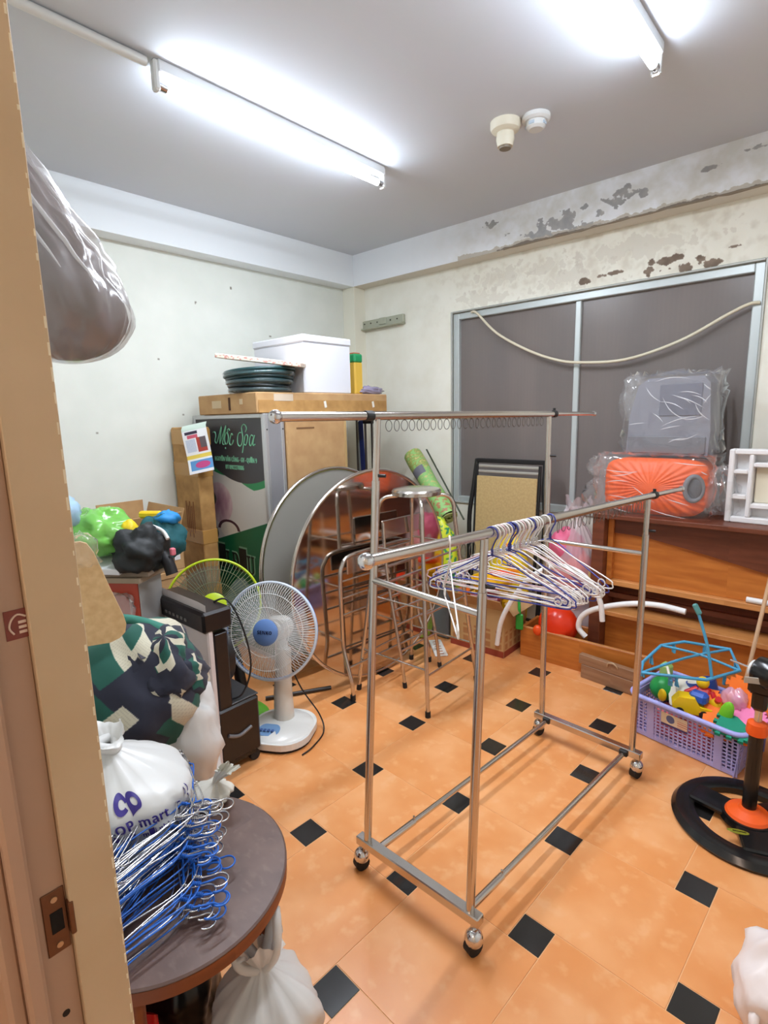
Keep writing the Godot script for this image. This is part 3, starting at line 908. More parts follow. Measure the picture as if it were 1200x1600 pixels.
# ---- wooden cabinet parts under the window, cases on top
func wood_tex(a: Color, b: Color, sd: int) -> ImageTexture:
	var z := noise(sd, 1.0, 4)
	return paint(512, 128, func(u, w):
		var g := z.get_noise_2d(u * 2.2, w * 26.0) + 0.5 * z.get_noise_2d(u * 5.0 + 8.0, w * 70.0)
		return a.lerp(b, clampf(0.5 + g * 0.8, 0, 1)))
func build_wood() -> void:
	var ot := wood_tex(c8(176, 98, 36), c8(206, 128, 56), 51)
	var orange := mat(Color.WHITE, 0.38, 0.0, ot)
	orange.uv1_triplanar = true
	orange.uv1_scale = Vector3(0.8, 0.8, 0.8)
	var brown := mat(Color.WHITE, 0.4, 0.0, wood_tex(c8(96, 48, 30), c8(118, 64, 42), 53))
	brown.uv1_triplanar = true
	var edge := mat(Color.WHITE, 0.5, 0.0, wood_tex(c8(196, 128, 68), c8(214, 150, 88), 57))
	edge.uv1_triplanar = true
	var t := thing("wooden_cabinet", "brown wooden cabinet with orange-brown panels under the window", "cabinet", Vector3(2.75, 0, 0.0))
	var o := -t.position
	part("top_board", MB.new().span(Vector3(2.1, 0.875, -0.11) + o, Vector3(3.45, 0.9, 0.29) + o, 0.003), brown, t)
	part("side_board", MB.new().span(Vector3(2.1, 0.0, -0.1) + o, Vector3(2.165, 0.874, 0.285) + o, 0.003), brown, t)
	part("side_board", MB.new().span(Vector3(3.4, 0.0, -0.1) + o, Vector3(3.44, 0.874, 0.285) + o, 0.003), brown, t)
	part("inner_stile", MB.new().span(Vector3(2.166, 0.52, 0.19) + o, Vector3(2.195, 0.87, 0.225) + o, 0.002), orange, t)
	part("upper_panel", MB.new().span(Vector3(2.166, 0.515, 0.17) + o, Vector3(3.398, 0.874, 0.188) + o, 0.002), orange, t)
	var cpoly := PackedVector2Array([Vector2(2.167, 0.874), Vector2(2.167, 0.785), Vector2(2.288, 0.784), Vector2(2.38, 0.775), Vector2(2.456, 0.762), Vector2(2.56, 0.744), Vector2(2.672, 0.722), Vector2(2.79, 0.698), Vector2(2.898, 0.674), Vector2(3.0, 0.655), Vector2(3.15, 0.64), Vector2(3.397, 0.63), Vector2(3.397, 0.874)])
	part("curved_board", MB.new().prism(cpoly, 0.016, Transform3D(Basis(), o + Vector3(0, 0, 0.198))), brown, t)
	part("shelf", MB.new().span(Vector3(2.166, 0.485, 0.05) + o, Vector3(3.398, 0.515, 0.225) + o, 0.002), edge, t)
	part("back_board", MB.new().span(Vector3(2.166, 0.335, 0.07) + o, Vector3(3.398, 0.485, 0.09) + o, 0.002), brown, t)
	part("shelf", MB.new().span(Vector3(2.166, 0.31, 0.05) + o, Vector3(3.398, 0.335, 0.25) + o, 0.002), edge, t)
	part("lower_panel", MB.new().span(Vector3(2.166, 0.04, 0.18) + o, Vector3(3.398, 0.31, 0.2) + o, 0.002), orange, t)
	part("plinth", MB.new().span(Vector3(2.166, 0.0, 0.12) + o, Vector3(3.398, 0.04, 0.2) + o, 0.002), brown, t)
	part("middle_rail", MB.new().span(Vector3(2.166, 0.395, 0.14) + o, Vector3(3.398, 0.425, 0.165) + o, 0.002), brown, t)
	# loose drawer box on the floor before it
	var d := thing("wooden_tray", "orange-brown wooden drawer box lying on the floor before the cabinet", "drawer", Vector3(2.1, 0, 0.36), 0.02)
	part("front", MB.new().span(Vector3(-0.36, 0, 0.03), Vector3(0.38, 0.185, 0.05), 0.002), orange, d)
	part("back", MB.new().span(Vector3(-0.36, 0, -0.18), Vector3(0.02, 0.185, -0.16), 0.002), orange, d)
	part("side", MB.new().span(Vector3(-0.36, 0, -0.16), Vector3(-0.34, 0.185, 0.03), 0.002), orange, d)
	part("bottom", MB.new().span(Vector3(-0.34, 0.01, -0.16), Vector3(-0.01, 0.02, 0.03), 0.001), brown, d)
	part("top_edge", MB.new().span(Vector3(-0.36, 0.1851, 0.031), Vector3(0.38, 0.188, 0.049), 0.001), edge, d)
	# greyish planks leaning on the drawer
	var gw := mat(Color.WHITE, 0.6, 0.0, wood_tex(c8(140, 102, 74), c8(164, 126, 94), 59))
	gw.uv1_triplanar = true
	var pl := thing("wooden_plank", "grey-brown plank end standing on the floor against the drawer front", "plank", Vector3(2.31, 0, 0.475), -0.12)
	part("board", MB.new().box(Vector3(0, 0.04, 0), Vector3(0.34, 0.078, 0.03), 0.003), gw, pl)
	var p2 := thing("wooden_plank", "grey-brown plank with a metal hook lying on the other plank", "plank", Vector3(2.31, 0.0795, 0.472), -0.12)
	part("board", MB.new().box(Vector3(-0.01, 0.028, 0), Vector3(0.35, 0.055, 0.034), 0.003), gw, p2)
	part("hook", MB.new().tube(curve([Vector3(-0.02, 0.035, 0.016), Vector3(-0.015, 0.055, 0.022), Vector3(0.01, 0.066, 0.024), Vector3(0.03, 0.055, 0.022), Vector3(0.035, 0.04, 0.016)], 4), 0.004, 6), mat(c8(206, 186, 156), 0.4, 0.5), p2)
	# orange pleated case in clear film
	var oc := thing("pleated_case", "bright orange pleated case wrapped in clear plastic on the cabinet", "case", Vector3(2.375, 0.9, 0.1))
	var om := mat(c8(238, 92, 4), 0.45)
	var thin_film := film(Color(0.95, 0.95, 0.96, 0.05), 0.05)
	var poly := rrect(0.5, 0.3, 0.06, 6)
	part("body", MB.new().grid(120, 12, func(u, w):
		# a rounded box whose front is pressed into pleats fanning out from its middle
		var th: float = u * TAU
		var c := Vector2(cos(th), sin(th))
		var k := 1.0 / pow(pow(absf(c.x), 5.0) + pow(absf(c.y), 5.0), 0.2)
		var e := Vector2(c.x * k * 0.25, c.y * k * 0.15)
		var pleat := 0.5 + 0.5 * sin(th * 30.0)
		if w < 0.25: return Vector3(e.x * w * 4.0, 0.155 + e.y * w * 4.0, -0.1)
		if w < 0.5: return Vector3(e.x, 0.155 + e.y, lerpf(-0.1, 0.075, (w - 0.25) * 4.0))
		var s: float = (1.0 - w) * 2.0
		return Vector3(e.x * s, 0.155 + e.y * s, 0.09 + 0.045 * (1.0 - s * s) - 0.008 * pleat * smoothstep(0.1, 0.5, s)), true), om, oc)
	var og := mat(c8(120, 122, 128), 0.5)
	part("grip_rim", MB.new().tube(circle(Vector3(0.2, 0.16, 0.112), 0.05, Vector3(0.72, 0, -0.35), Vector3(0, 1.25, 0), 28), 0.012, 8, true), og, oc)
	part("grip_plate", MB.new().ball(Vector3(0.2, 0.16, 0.108), Vector3(0.036, 0.058, 0.008), 16), mat(c8(92, 94, 100), 0.5), oc)
	part("plastic_wrap", crumple(Vector3(0.28, 0.165, 0.15), 71, 0.22), thin_film, oc, Vector3(0, 0.158, 0.015))
	var crease_film := film(Color(0.97, 0.97, 0.98, 0.4), 0.2)
	creases(oc, Vector3(0, 0.158, 0.015), Vector3(0.265, 0.155, 0.15), 13, 76, crease_film)
	part("wrap_corner", lump(Vector3(0.08, 0.06, 0.04), 73, 0.5, 2.0, 24), clear_film, oc, Vector3(-0.29, 0.25, 0.05))
	part("wrap_corner", lump(Vector3(0.09, 0.12, 0.05), 74, 0.5, 2.0, 24), clear_film, oc, Vector3(0.3, 0.13, 0.04))
	part("wrap_corner", lump(Vector3(0.1, 0.1, 0.05), 75, 0.4, 2.0, 24), clear_film, oc, Vector3(-0.28, 0.085, 0.04))
	var gc := thing("grey_case", "grey case wrapped in crumpled clear plastic standing on the orange one", "case", Vector3(2.42, 1.225, 0.08), -0.05)
	var gm := mat(c8(128, 128, 138), 0.5)
	part("body", MB.new().prism(PackedVector2Array([Vector2(-0.2, 0), Vector2(0.2, 0), Vector2(0.205, 0.12), Vector2(0.19, 0.36), Vector2(0.16, 0.395), Vector2(-0.1, 0.395), Vector2(-0.15, 0.36), Vector2(-0.19, 0.2)]), 0.17), gm, gc)
	part("window_panel", MB.new().box(Vector3(0.06, 0.28, 0.087), Vector3(0.2, 0.16, 0.008), 0.003), mat(c8(104, 104, 118), 0.35), gc)
	part("base_band", MB.new().box(Vector3(0, 0.05, 0.086), Vector3(0.38, 0.09, 0.01), 0.004), mat(c8(112, 112, 118), 0.5), gc)
	part("plastic_wrap", crumple(Vector3(0.215, 0.2, 0.115), 81, 0.3), clear_film, gc, Vector3(0, 0.21, 0))
	creases(gc, Vector3(0, 0.21, 0), Vector3(0.205, 0.19, 0.12), 18, 86, crease_film)
	part("wrap_corner", lump(Vector3(0.07, 0.12, 0.05), 84, 0.5, 2.0, 24), clear_film, gc, Vector3(-0.2, 0.28, 0.02))
	# styrofoam packing tray
	var sf := mat(c8(232, 230, 230), 0.9)
	var s := thing("styrofoam_tray", "white styrofoam packing tray with recesses standing on the cabinet", "packing", Vector3(2.9, 0.9, 0.14), -0.05)
	part("back_sheet", MB.new().span(Vector3(-0.19, 0, -0.04), Vector3(0.19, 0.36, -0.02), 0.003), sf, s)
	for r in [[-0.19, 0.0, -0.165, 0.36], [0.165, 0.0, 0.19, 0.36], [-0.165, 0.335, 0.165, 0.36], [-0.165, 0.0, 0.165, 0.03], [-0.105, 0.03, -0.085, 0.335], [-0.165, 0.24, -0.105, 0.262], [-0.165, 0.115, -0.105, 0.14], [-0.085, 0.275, 0.165, 0.298], [-0.085, 0.075, 0.165, 0.1]]:
		part("rib", MB.new().span(Vector3(r[0], r[1], -0.02), Vector3(r[2], r[3], 0.035), 0.005), sf, s)
	part("bottom_pad", MB.new().span(Vector3(-0.08, 0.1, -0.02), Vector3(0.165, 0.275, -0.008), 0.004), mat(c8(226, 218, 196), 0.9), s)
	var pk := thing("pink_toy", "small pink plastic knob on top of the styrofoam tray", "toy", Vector3(2.91, 1.262, 0.14))
	part("knob", MB.new().ball(Vector3(0, 0.045, 0), Vector3(0.025, 0.03, 0.025), 14), mat(c8(214, 72, 120), 0.4), pk)
	part("foot", MB.new().lathe([Vector2(0, 0), Vector2(0.035, 0), Vector2(0.032, 0.012), Vector2(0.012, 0.02), Vector2(0, 0.02)], 18), mat(c8(232, 190, 196), 0.4), pk)

# ---- boxes and the shop sign along the left wall
func build_left_boxes() -> void:
	# light-box sign, its face towards the door
	var alu := mat(c8(206, 208, 210), 0.35, 0.7)
	var t := thing("light_box_sign", "tall aluminium light-box shop sign with green and grey print", "sign", Vector3(0.27, 0, 1.35))
	var w := 0.77
	var h := 1.49
	var z := noise(91, 1.0, 3)
	var tex := paint(384, 768, func(u, v):
		var wave: float = 0.272 - 0.3 * (u - 0.71) * (u - 0.71)
		var green: float = 0.572 - 0.15 * u
		var c := c8(206, 202, 196)
		if v < wave: c = c8(62, 60, 64)
		elif v < wave + 0.03 * clampf((u - 0.66) * 6.0, 0, 1) or v < wave + 0.022 * clampf((0.42 - u) * 6.0, 0, 1): c = c8(40, 140, 84)
		elif v > green: c = c8(14, 96, 62)
		else:
			var e := Vector2((u - 0.3) / 0.2, (v - 0.37) / 0.09).length()
			if e < 1.0: c = c8(150, 104, 122).lerp(c8(206, 180, 184), clampf(e + 0.3 * z.get_noise_2d(u * 12.0, v * 12.0), 0, 1))
			if u < 0.2 + 0.05 * sin(v * 40.0): c = c8(38, 50, 42).lerp(c8(80, 92, 74), clampf(0.5 + z.get_noise_2d(u * 20.0, v * 20.0), 0, 1))
			var f := Vector2((u - 0.42) / 0.13, (v - 0.485) / 0.035).length()
			if f < 1.0: c = c8(222, 214, 200)
			elif f < 1.3 and v < 0.485: c = c8(70, 34, 48)
		return c)
	part("casing", MB.new().box(Vector3(0, h / 2, 0), Vector3(w, h, 0.13), 0.003), mat(c8(158, 158, 162), 0.45, 0.4), t)
	part("printed_face", MB.new().panel(Transform3D(Basis(), Vector3(0, h / 2, 0.0665)), w - 0.03, h - 0.03), mat(Color.WHITE, 0.35, 0.0, tex), t)
	for s in [-1, 1]:
		part("frame_rail", MB.new().box(Vector3(s * (w / 2 - 0.012), h / 2, 0.067), Vector3(0.026, h, 0.012), 0.003), alu, t)
		part("frame_rail", MB.new().box(Vector3(0, h / 2 + s * (h / 2 - 0.012), 0.067), Vector3(w - 0.052, 0.026, 0.012), 0.003), alu, t)
	for s in [-1, 1]: part("frame_rail", MB.new().box(Vector3(w / 2 + 0.002, h / 2, s * 0.056), Vector3(0.01, h, 0.022), 0.003), alu, t)
	for y in [0.4, 0.9, 1.4]:
		for s in [-1, 1]: part("screw", MB.new().bar(Vector3(w / 2 + 0.006, y, s * 0.056), Vector3(w / 2 + 0.009, y, s * 0.056), 0.005, 8), mat(c8(90, 90, 92), 0.4, 0.8), t)
	var mint := mat(c8(126, 196, 158), 0.5)
	# the shop's name in brush script, then two lines of small capitals
	var strokes := [
		[Vector2(-0.157, 1.383), Vector2(-0.138, 1.386), Vector2(-0.129, 1.363), Vector2(-0.143, 1.330), Vector2(-0.126, 1.316), Vector2(-0.096, 1.357), Vector2(-0.056, 1.422), Vector2(-0.078, 1.357), Vector2(-0.090, 1.314), Vector2(-0.052, 1.363), Vector2(-0.005, 1.425), Vector2(-0.034, 1.364), Vector2(-0.055, 1.324), Vector2(-0.051, 1.308), Vector2(-0.035, 1.311)],
		[Vector2(0.011, 1.390), Vector2(-0.015, 1.373), Vector2(-0.032, 1.341), Vector2(-0.023, 1.311), Vector2(0.002, 1.325), Vector2(0.012, 1.357), Vector2(0.004, 1.383)],
		[Vector2(0.005, 1.396), Vector2(0.021, 1.406), Vector2(0.032, 1.395)],
		[Vector2(-0.029, 1.292), Vector2(-0.029, 1.283)],
		[Vector2(0.060, 1.367), Vector2(0.050, 1.377), Vector2(0.036, 1.358), Vector2(0.020, 1.325), Vector2(0.029, 1.307), Vector2(0.054, 1.319), Vector2(0.065, 1.338)],
		[Vector2(0.197, 1.387), Vector2(0.210, 1.405), Vector2(0.201, 1.424), Vector2(0.180, 1.430), Vector2(0.161, 1.412), Vector2(0.163, 1.380), Vector2(0.165, 1.349), Vector2(0.150, 1.314), Vector2(0.126, 1.301), Vector2(0.108, 1.320), Vector2(0.113, 1.358), Vector2(0.130, 1.380), Vector2(0.152, 1.383)],
		[Vector2(0.190, 1.363), Vector2(0.176, 1.327), Vector2(0.152, 1.263)],
		[Vector2(0.188, 1.359), Vector2(0.206, 1.371), Vector2(0.218, 1.359), Vector2(0.206, 1.327), Vector2(0.190, 1.308), Vector2(0.177, 1.315)],
		[Vector2(0.269, 1.362), Vector2(0.254, 1.368), Vector2(0.235, 1.343), Vector2(0.232, 1.312), Vector2(0.247, 1.309), Vector2(0.270, 1.344), Vector2(0.286, 1.368), Vector2(0.268, 1.328), Vector2(0.268, 1.307), Vector2(0.285, 1.316)]]
	var ink_name := MB.new()
	for st in strokes:
		var pts := []
		for q in st: pts.append(Vector3(q.x, q.y, 0.068))
		ink_name.tube(curve(pts, 4), 0.0035, 6)
	part("lettering", ink_name, mint, t)
	part("lettering", text("NGUYỄN VĂN CÔNG - GV - QUẬN 9", 0.038, "Droid Sans", true), mint, t, Vector3(0.065, 1.219, 0.068), Basis.from_scale(Vector3(0.72, 1, 1)))
	part("lettering", text("ĐT 0902270886", 0.036, "Droid Sans", true), mint, t, Vector3(0.056, 1.171, 0.068), Basis.from_scale(Vector3(0.8, 1, 1)))
	part("letter_outline", text("GỘI ĐẦU", 0.156, "Droid Serif", true), mat(c8(120, 160, 130), 0.5), t, Vector3(-0.04, 0.567, 0.0672), Basis.from_scale(Vector3(0.735, 1.16, 1)))
	part("lettering", text("GỘI ĐẦU", 0.15, "Droid Serif", true), mat(c8(16, 20, 18), 0.5), t, Vector3(-0.04, 0.565, 0.068), Basis.from_scale(Vector3(0.72, 1.1, 1)))
	# large carton behind the sign
	var b := thing("large_carton", "large plain cardboard carton standing behind the light-box sign", "box", Vector3(0.27, 0, 1.01))
	part("body", MB.new().box(Vector3(0, 0.73, 0), Vector3(0.75, 1.46, 0.5), 0.006), card, b)
	part("tape", MB.new().box(Vector3(0.3755, 0.73, -0.235), Vector3(0.002, 1.46, 0.02), 0.0), mat(c8(190, 158, 108), 0.3), b)
	part("print_line", MB.new().box(Vector3(0.3755, 1.4, 0.1), Vector3(0.002, 0.01, 0.14), 0.0), mat(c8(120, 84, 52), 0.7), b)
	# long flat carton lying on both
	var f := thing("long_flat_carton", "long flat cardboard carton lying on top of the sign and carton", "box", Vector3(0.33, 1.4905, 0.9))
	part("body", MB.new().box(Vector3(0, 0.06, 0), Vector3(0.62, 0.118, 1.1), 0.005), card, f)
	part("flap", MB.new().box(Vector3(0.311, 0.04, 0.0), Vector3(0.004, 0.072, 1.08), 0.001, Basis(Vector3(0, 0, 1), 0.08)), card2, f)
	part("label_print", MB.new().box(Vector3(-0.1, 0.06, 0.551), Vector3(0.1, 0.045, 0.002), 0.0), mat(c8(206, 184, 148), 0.7), f)
	part("hand_slot", MB.new().box(Vector3(0.04, 0.06, 0.551), Vector3(0.02, 0.075, 0.002), 0.0), mat(c8(72, 44, 26), 0.9), f)
	part("label_print", MB.new().box(Vector3(0.16, 0.07, 0.551), Vector3(0.03, 0.03, 0.002), 0.0), mat(c8(206, 184, 148), 0.7), f)
	part("label_sticker", MB.new().box(Vector3(0.3112, 0.09, 0.36), Vector3(0.002, 0.04, 0.14), 0.0), mat(c8(208, 190, 168), 0.6), f)
	for zz in [0.04, -0.4]: part("tape_tab", MB.new().box(Vector3(0.3155, 0.05, zz), Vector3(0.003, 0.04, 0.018), 0.0, Basis(Vector3(1, 0, 0), 0.2)), mat(c8(236, 232, 222), 0.5), f)
	for k in 4: part("label_print", MB.new().box(Vector3(0.3112, 0.025, 0.42 - k * 0.06), Vector3(0.002, 0.022, 0.03), 0.0), mat(c8(214, 190, 150), 0.7), f)
	# styrofoam box with lid
	var sf := mat(c8(222, 224, 231), 0.85)
	var s := thing("styrofoam_box", "white styrofoam box with a lid on the long flat carton", "box", Vector3(0.37, 1.61, 0.88))
	part("body", MB.new().box(Vector3(0, 0.15, 0), Vector3(0.5, 0.3, 0.4), 0.006), sf, s)
	part("lid", MB.new().box(Vector3(0, 0.3235, 0), Vector3(0.512, 0.046, 0.412), 0.008), sf, s)
	# wrapped coils with a flowered board on them
	var film_dark := film(Color(0.5, 0.62, 0.64, 0.14), 0.06)
	var cols := [c8(20, 32, 36), c8(26, 52, 56), c8(30, 66, 68)]
	var labs := ["bottom plastic-wrapped coil of dark hose on the flat carton", "middle plastic-wrapped coil of dark green hose in the stack", "top plastic-wrapped coil of teal hose under the flowered board"]
	for k in 3:
		var co := thing("hose_coil", labs[k], "coil", Vector3(0.455, 1.612 + k * 0.047, 1.285), k * 1.1)
		var rad := 0.178 + 0.012 * k
		var cm := MB.new()
		for q in 3:
			for q2 in 2: cm.tube(circle(Vector3(0.004 * q, 0.012 + q2 * 0.02, 0.003 * q2), rad - q * 0.021, Vector3(1, 0, 0), Vector3(0, 0.06, 1), 40), 0.0105, 7, true)
		part("hose", cm, mat(cols[k], 0.3), co)
		part("plastic_wrap", MB.new().tube(circle(Vector3(0, 0.024, 0), rad - 0.022, Vector3(1, 0, 0), Vector3(0, 0, 1), 40), 0.036, 9, true), film_dark, co, Vector3.ZERO, Basis.from_scale(Vector3(1, 0.62, 1)))
	var zz2 := noise(97, 6.0, 2)
	var ft := paint(128, 128, func(u, v): return c8(232, 224, 206).lerp(c8(204, 128, 120), clampf((zz2.get_noise_2d(u * 2.0, v * 2.0) - 0.1) * 4.0, 0, 0.8)))
	var fb := thing("flowered_board", "cream flower-patterned foam board tilted on the coils", "board", Vector3(0.48, 1.787, 1.265))
	var ba := Vector3(0.735, -0.13, -0.66).normalized()
	var bb := Vector3(2.815, -0.31, 1.985)
	bb = (bb - ba * bb.dot(ba)).normalized()
	part("slab", MB.new().box(Vector3(0, 0, 0), Vector3(0.49, 0.026, 0.3), 0.004), mat(Color.WHITE, 0.7, 0.0, ft, 3.0), fb, Vector3(-0.005, 0.012, 0.0), Basis(ba, bb.cross(ba), bb))
	# yellow packet and violet film beside the styrofoam box
	var y := thing("yellow_packet", "yellow packet with a green top beside the styrofoam box", "packet", Vector3(0.47, 1.6095, 0.52))
	part("body", MB.new().box(Vector3(0, 0.11, 0), Vector3(0.14, 0.22, 0.08), 0.01), mat(c8(228, 186, 74), 0.5), y)
	part("green_top", MB.new().box(Vector3(0, 0.245, 0), Vector3(0.142, 0.06, 0.082), 0.01), mat(c8(28, 150, 92), 0.5), y)
	part("red_label", MB.new().box(Vector3(0.02, 0.278, 0), Vector3(0.07, 0.01, 0.06), 0.003), mat(c8(180, 78, 50), 0.5), y)
	one("violet_film", lump(Vector3(0.07, 0.03, 0.1), 99, 0.6, 2.0, 24), film(Color(0.66, 0.62, 0.74, 0.75), 0.2), "crumpled violet plastic film at the far end of the flat carton", "plastic film", Vector3(0.53, 1.637, 0.4))
	# tall carton wrapped in brown tape with a flyer hung over it
	var tc := thing("taped_carton", "tall narrow carton wrapped in brown tape before the sign", "box", Vector3(0.04, 0, 1.535))
	part("body", MB.new().box(Vector3(0, 0.71, 0), Vector3(0.29, 1.42, 0.1), 0.006), card2, tc)
	var tape := mat(c8(186, 140, 78), 0.22)
	for q in [[0.33, 0.0, 0.35], [0.74, 0.1, 0.05], [1.16, -0.12, 0.04], [1.36, 0.05, 0.08]]: part("tape", MB.new().box(Vector3(0, q[0], 0), Vector3(0.294, 0.075 + q[2] * 0.3, 0.104), 0.003), tape, tc, Vector3.ZERO, Basis())
	for k in 5: part("ink_mark", MB.new().box(Vector3(-0.03 + k * 0.022, 0.86 - 0.03 * (k % 2), 0.0515), Vector3(0.008, 0.2, 0.002), 0.0), mat(c8(132, 78, 40), 0.6), tc)
	var zf := noise(101, 8.0, 2)
	var fly := paint(128, 256, func(u, v):
		var c := c8(236, 236, 238)
		if v < 0.12: c = c8(198, 214, 202)
		if v > 0.14 and v < 0.2 and u > 0.1 and u < 0.62: c = c8(50, 40, 60)
		if v > 0.21 and v < 0.28 and u > 0.18 and u < 0.6: c = c8(206, 90, 110)
		if v > 0.3 and v < 0.56 and u > 0.08 and u < 0.48: c = c8(206, 212, 226).lerp(c8(150, 170, 200), clampf(zf.get_noise_2d(u * 3.0, v * 30.0), 0, 1))
		if v > 0.28 and v < 0.58 and u > 0.52 and u < 0.9: c = c8(176, 64, 52) if u < 0.66 or v > 0.5 else c8(96, 84, 88)
		if v > 0.62 and v < 0.7: c = c8(232, 204, 86)
		if v > 0.74 and v < 0.94 and u > 0.1: c = c8(92, 150, 204) if (Vector2((u - 0.6) / 0.3, (v - 0.84) / 0.07)).length() > 1.0 else c8(196, 70, 130)
		return c)
	var fl := thing("paper_flyer", "colourful printed flyer draped over the taped carton's corner", "flyer", Vector3(0.198, 1.29, 1.588), 0.75)
	part("sheet", MB.new().grid(8, 14, func(u, v):
		return Vector3((u - 0.5) * 0.15 + 0.02 * v, 0.14 - v * 0.29 + 0.02 * u, 0.006 + 0.006 * sin(u * 3.0) + 0.014 * v * v + 0.004 * sin(v * 7.0) + (-0.05 * (0.06 - v) * 10.0 if v < 0.06 else 0.0))), mat(Color.WHITE, 0.4, 0.0, fly), fl, Vector3.ZERO, Basis(Vector3(0, 0, 1), 0.06))
	# stacked cartons before the taped one
	var open_c := thing("open_carton", "open cardboard carton with an orange patch on a carton stack", "box", Vector3(0.17, 0.64, 1.97))
	var ih := 0.235
	for r in [[0, 0.225, 0.44, 0.006], [0, -0.225, 0.44, 0.006]]: part("side", MB.new().box(Vector3(0, ih / 2, r[1] * 0.62), Vector3(0.44, ih, 0.006), 0.001), card, open_c)
	for sx in [-1, 1]: part("side", MB.new().box(Vector3(sx * 0.217, ih / 2, 0), Vector3(0.006, ih, 0.273), 0.001), card, open_c)
	part("bottom", MB.new().box(Vector3(0, 0.004, 0), Vector3(0.43, 0.006, 0.27), 0.001), card, open_c)
	part("flap", MB.new().box(Vector3(0.235, ih + 0.045, 0), Vector3(0.005, 0.1, 0.27), 0.001, Basis(Vector3(0, 0, 1), -0.35)), card, open_c)
	part("flap", MB.new().box(Vector3(0, ih + 0.05, -0.155), Vector3(0.43, 0.11, 0.005), 0.001, Basis(Vector3(1, 0, 0), -0.3)), card, open_c)
	part("flap", MB.new().box(Vector3(-0.217, ih + 0.06, 0), Vector3(0.005, 0.12, 0.27), 0.001), card, open_c)
	part("orange_patch", MB.new().box(Vector3(0.2215, ih - 0.055, 0.0), Vector3(0.003, 0.1, 0.23), 0.0), mat(c8(236, 150, 24), 0.5), open_c)
	part("white_label", MB.new().box(Vector3(0.2215, 0.085, -0.08), Vector3(0.003, 0.06, 0.08), 0.0), mat(c8(222, 224, 226), 0.5), open_c)
	var c2 := thing("closed_carton", "plain closed carton in the middle of the stack", "box", Vector3(0.17, 0.36, 1.97))
	part("body", MB.new().box(Vector3(0, 0.139, 0), Vector3(0.45, 0.277, 0.29), 0.005), card, c2)
	part("seam", MB.new().box(Vector3(0.2255, 0.24, 0), Vector3(0.002, 0.004, 0.29), 0.0), mat(c8(120, 90, 56), 0.8), c2)
	var c3 := thing("closed_carton", "plain closed carton at the bottom of the stack on the floor", "box", Vector3(0.17, 0.0, 1.97))
	part("body", MB.new().box(Vector3(0, 0.179, 0), Vector3(0.47, 0.357, 0.31), 0.005), card, c3)
	# cream lattice basket in front
	var cream := mat(c8(216, 208, 186), 0.5)
	var lb := thing("lattice_basket", "small cream plastic lattice basket between the cartons and the cooler", "basket", Vector3(0.62, 0.32, 2.15))
	for k in 5: part("slat", MB.new().box(Vector3(-0.1 + k * 0.05, 0.11, 0.08), Vector3(0.012, 0.22, 0.006), 0.001), cream, lb)
	for k in 7: part("slat", MB.new().box(Vector3(0, 0.008 + k * 0.034, 0.084), Vector3(0.22, 0.012, 0.006), 0.001), cream, lb)
	for k in 5: part("slat", MB.new().box(Vector3(0.112, 0.11, -0.08 + k * 0.04), Vector3(0.006, 0.22, 0.012), 0.001), cream, lb)
	for k in 7: part("slat", MB.new().box(Vector3(0.115, 0.008 + k * 0.034, 0), Vector3(0.006, 0.012, 0.17), 0.001), cream, lb)
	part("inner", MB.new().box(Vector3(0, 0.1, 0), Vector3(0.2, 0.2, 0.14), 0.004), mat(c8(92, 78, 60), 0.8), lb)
	var st := thing("support_carton", "low carton under the cream lattice basket", "box", Vector3(0.62, 0, 2.15))
	part("body", MB.new().box(Vector3(0, 0.159, 0), Vector3(0.3, 0.318, 0.2), 0.004), card, st)
	# red box with film, boards and paper on top
	var rb := thing("red_box", "red box with clear film under the white paper", "box", Vector3(0.95, 0, 2.42), 0.6)
	part("body", MB.new().box(Vector3(0, 0.42, 0), Vector3(0.3, 0.84, 0.16), 0.005), mat(c8(188, 70, 46), 0.4), rb)
	part("grey_edge", MB.new().box(Vector3(0.152, 0.42, 0), Vector3(0.006, 0.84, 0.162), 0.002), mat(c8(160, 158, 156), 0.5), rb)
	part("film_pocket", crumple(Vector3(0.11, 0.1, 0.008), 111, 0.5, 28), film(Color(0.95, 0.9, 0.9, 0.2), 0.08), rb, Vector3(0, 0.68, 0.09))
	var bd := thing("flat_board", "grey-brown flat boards stacked on the red box", "board", Vector3(0.96, 0.8405, 2.42), 0.6)
	for k in 2: part("layer", MB.new().box(Vector3(0.02 * k, 0.013 + k * 0.024, 0), Vector3(0.36, 0.022, 0.24), 0.002, Basis(Vector3.UP, 0.08 * k)), mat(c8(164, 146, 124) if k == 0 else c8(140, 122, 104), 0.7), bd)
	var wp := thing("white_paper_pad", "white paper pad lying on the flat boards", "paper", Vector3(0.98, 0.8885, 2.46), 0.55)
	part("pad", MB.new().box(Vector3(0, 0.02, 0), Vector3(0.26, 0.024, 0.2), 0.002, Basis(Vector3(1, 0, 0), 0.12)), mat(c8(236, 236, 240), 0.7), wp)

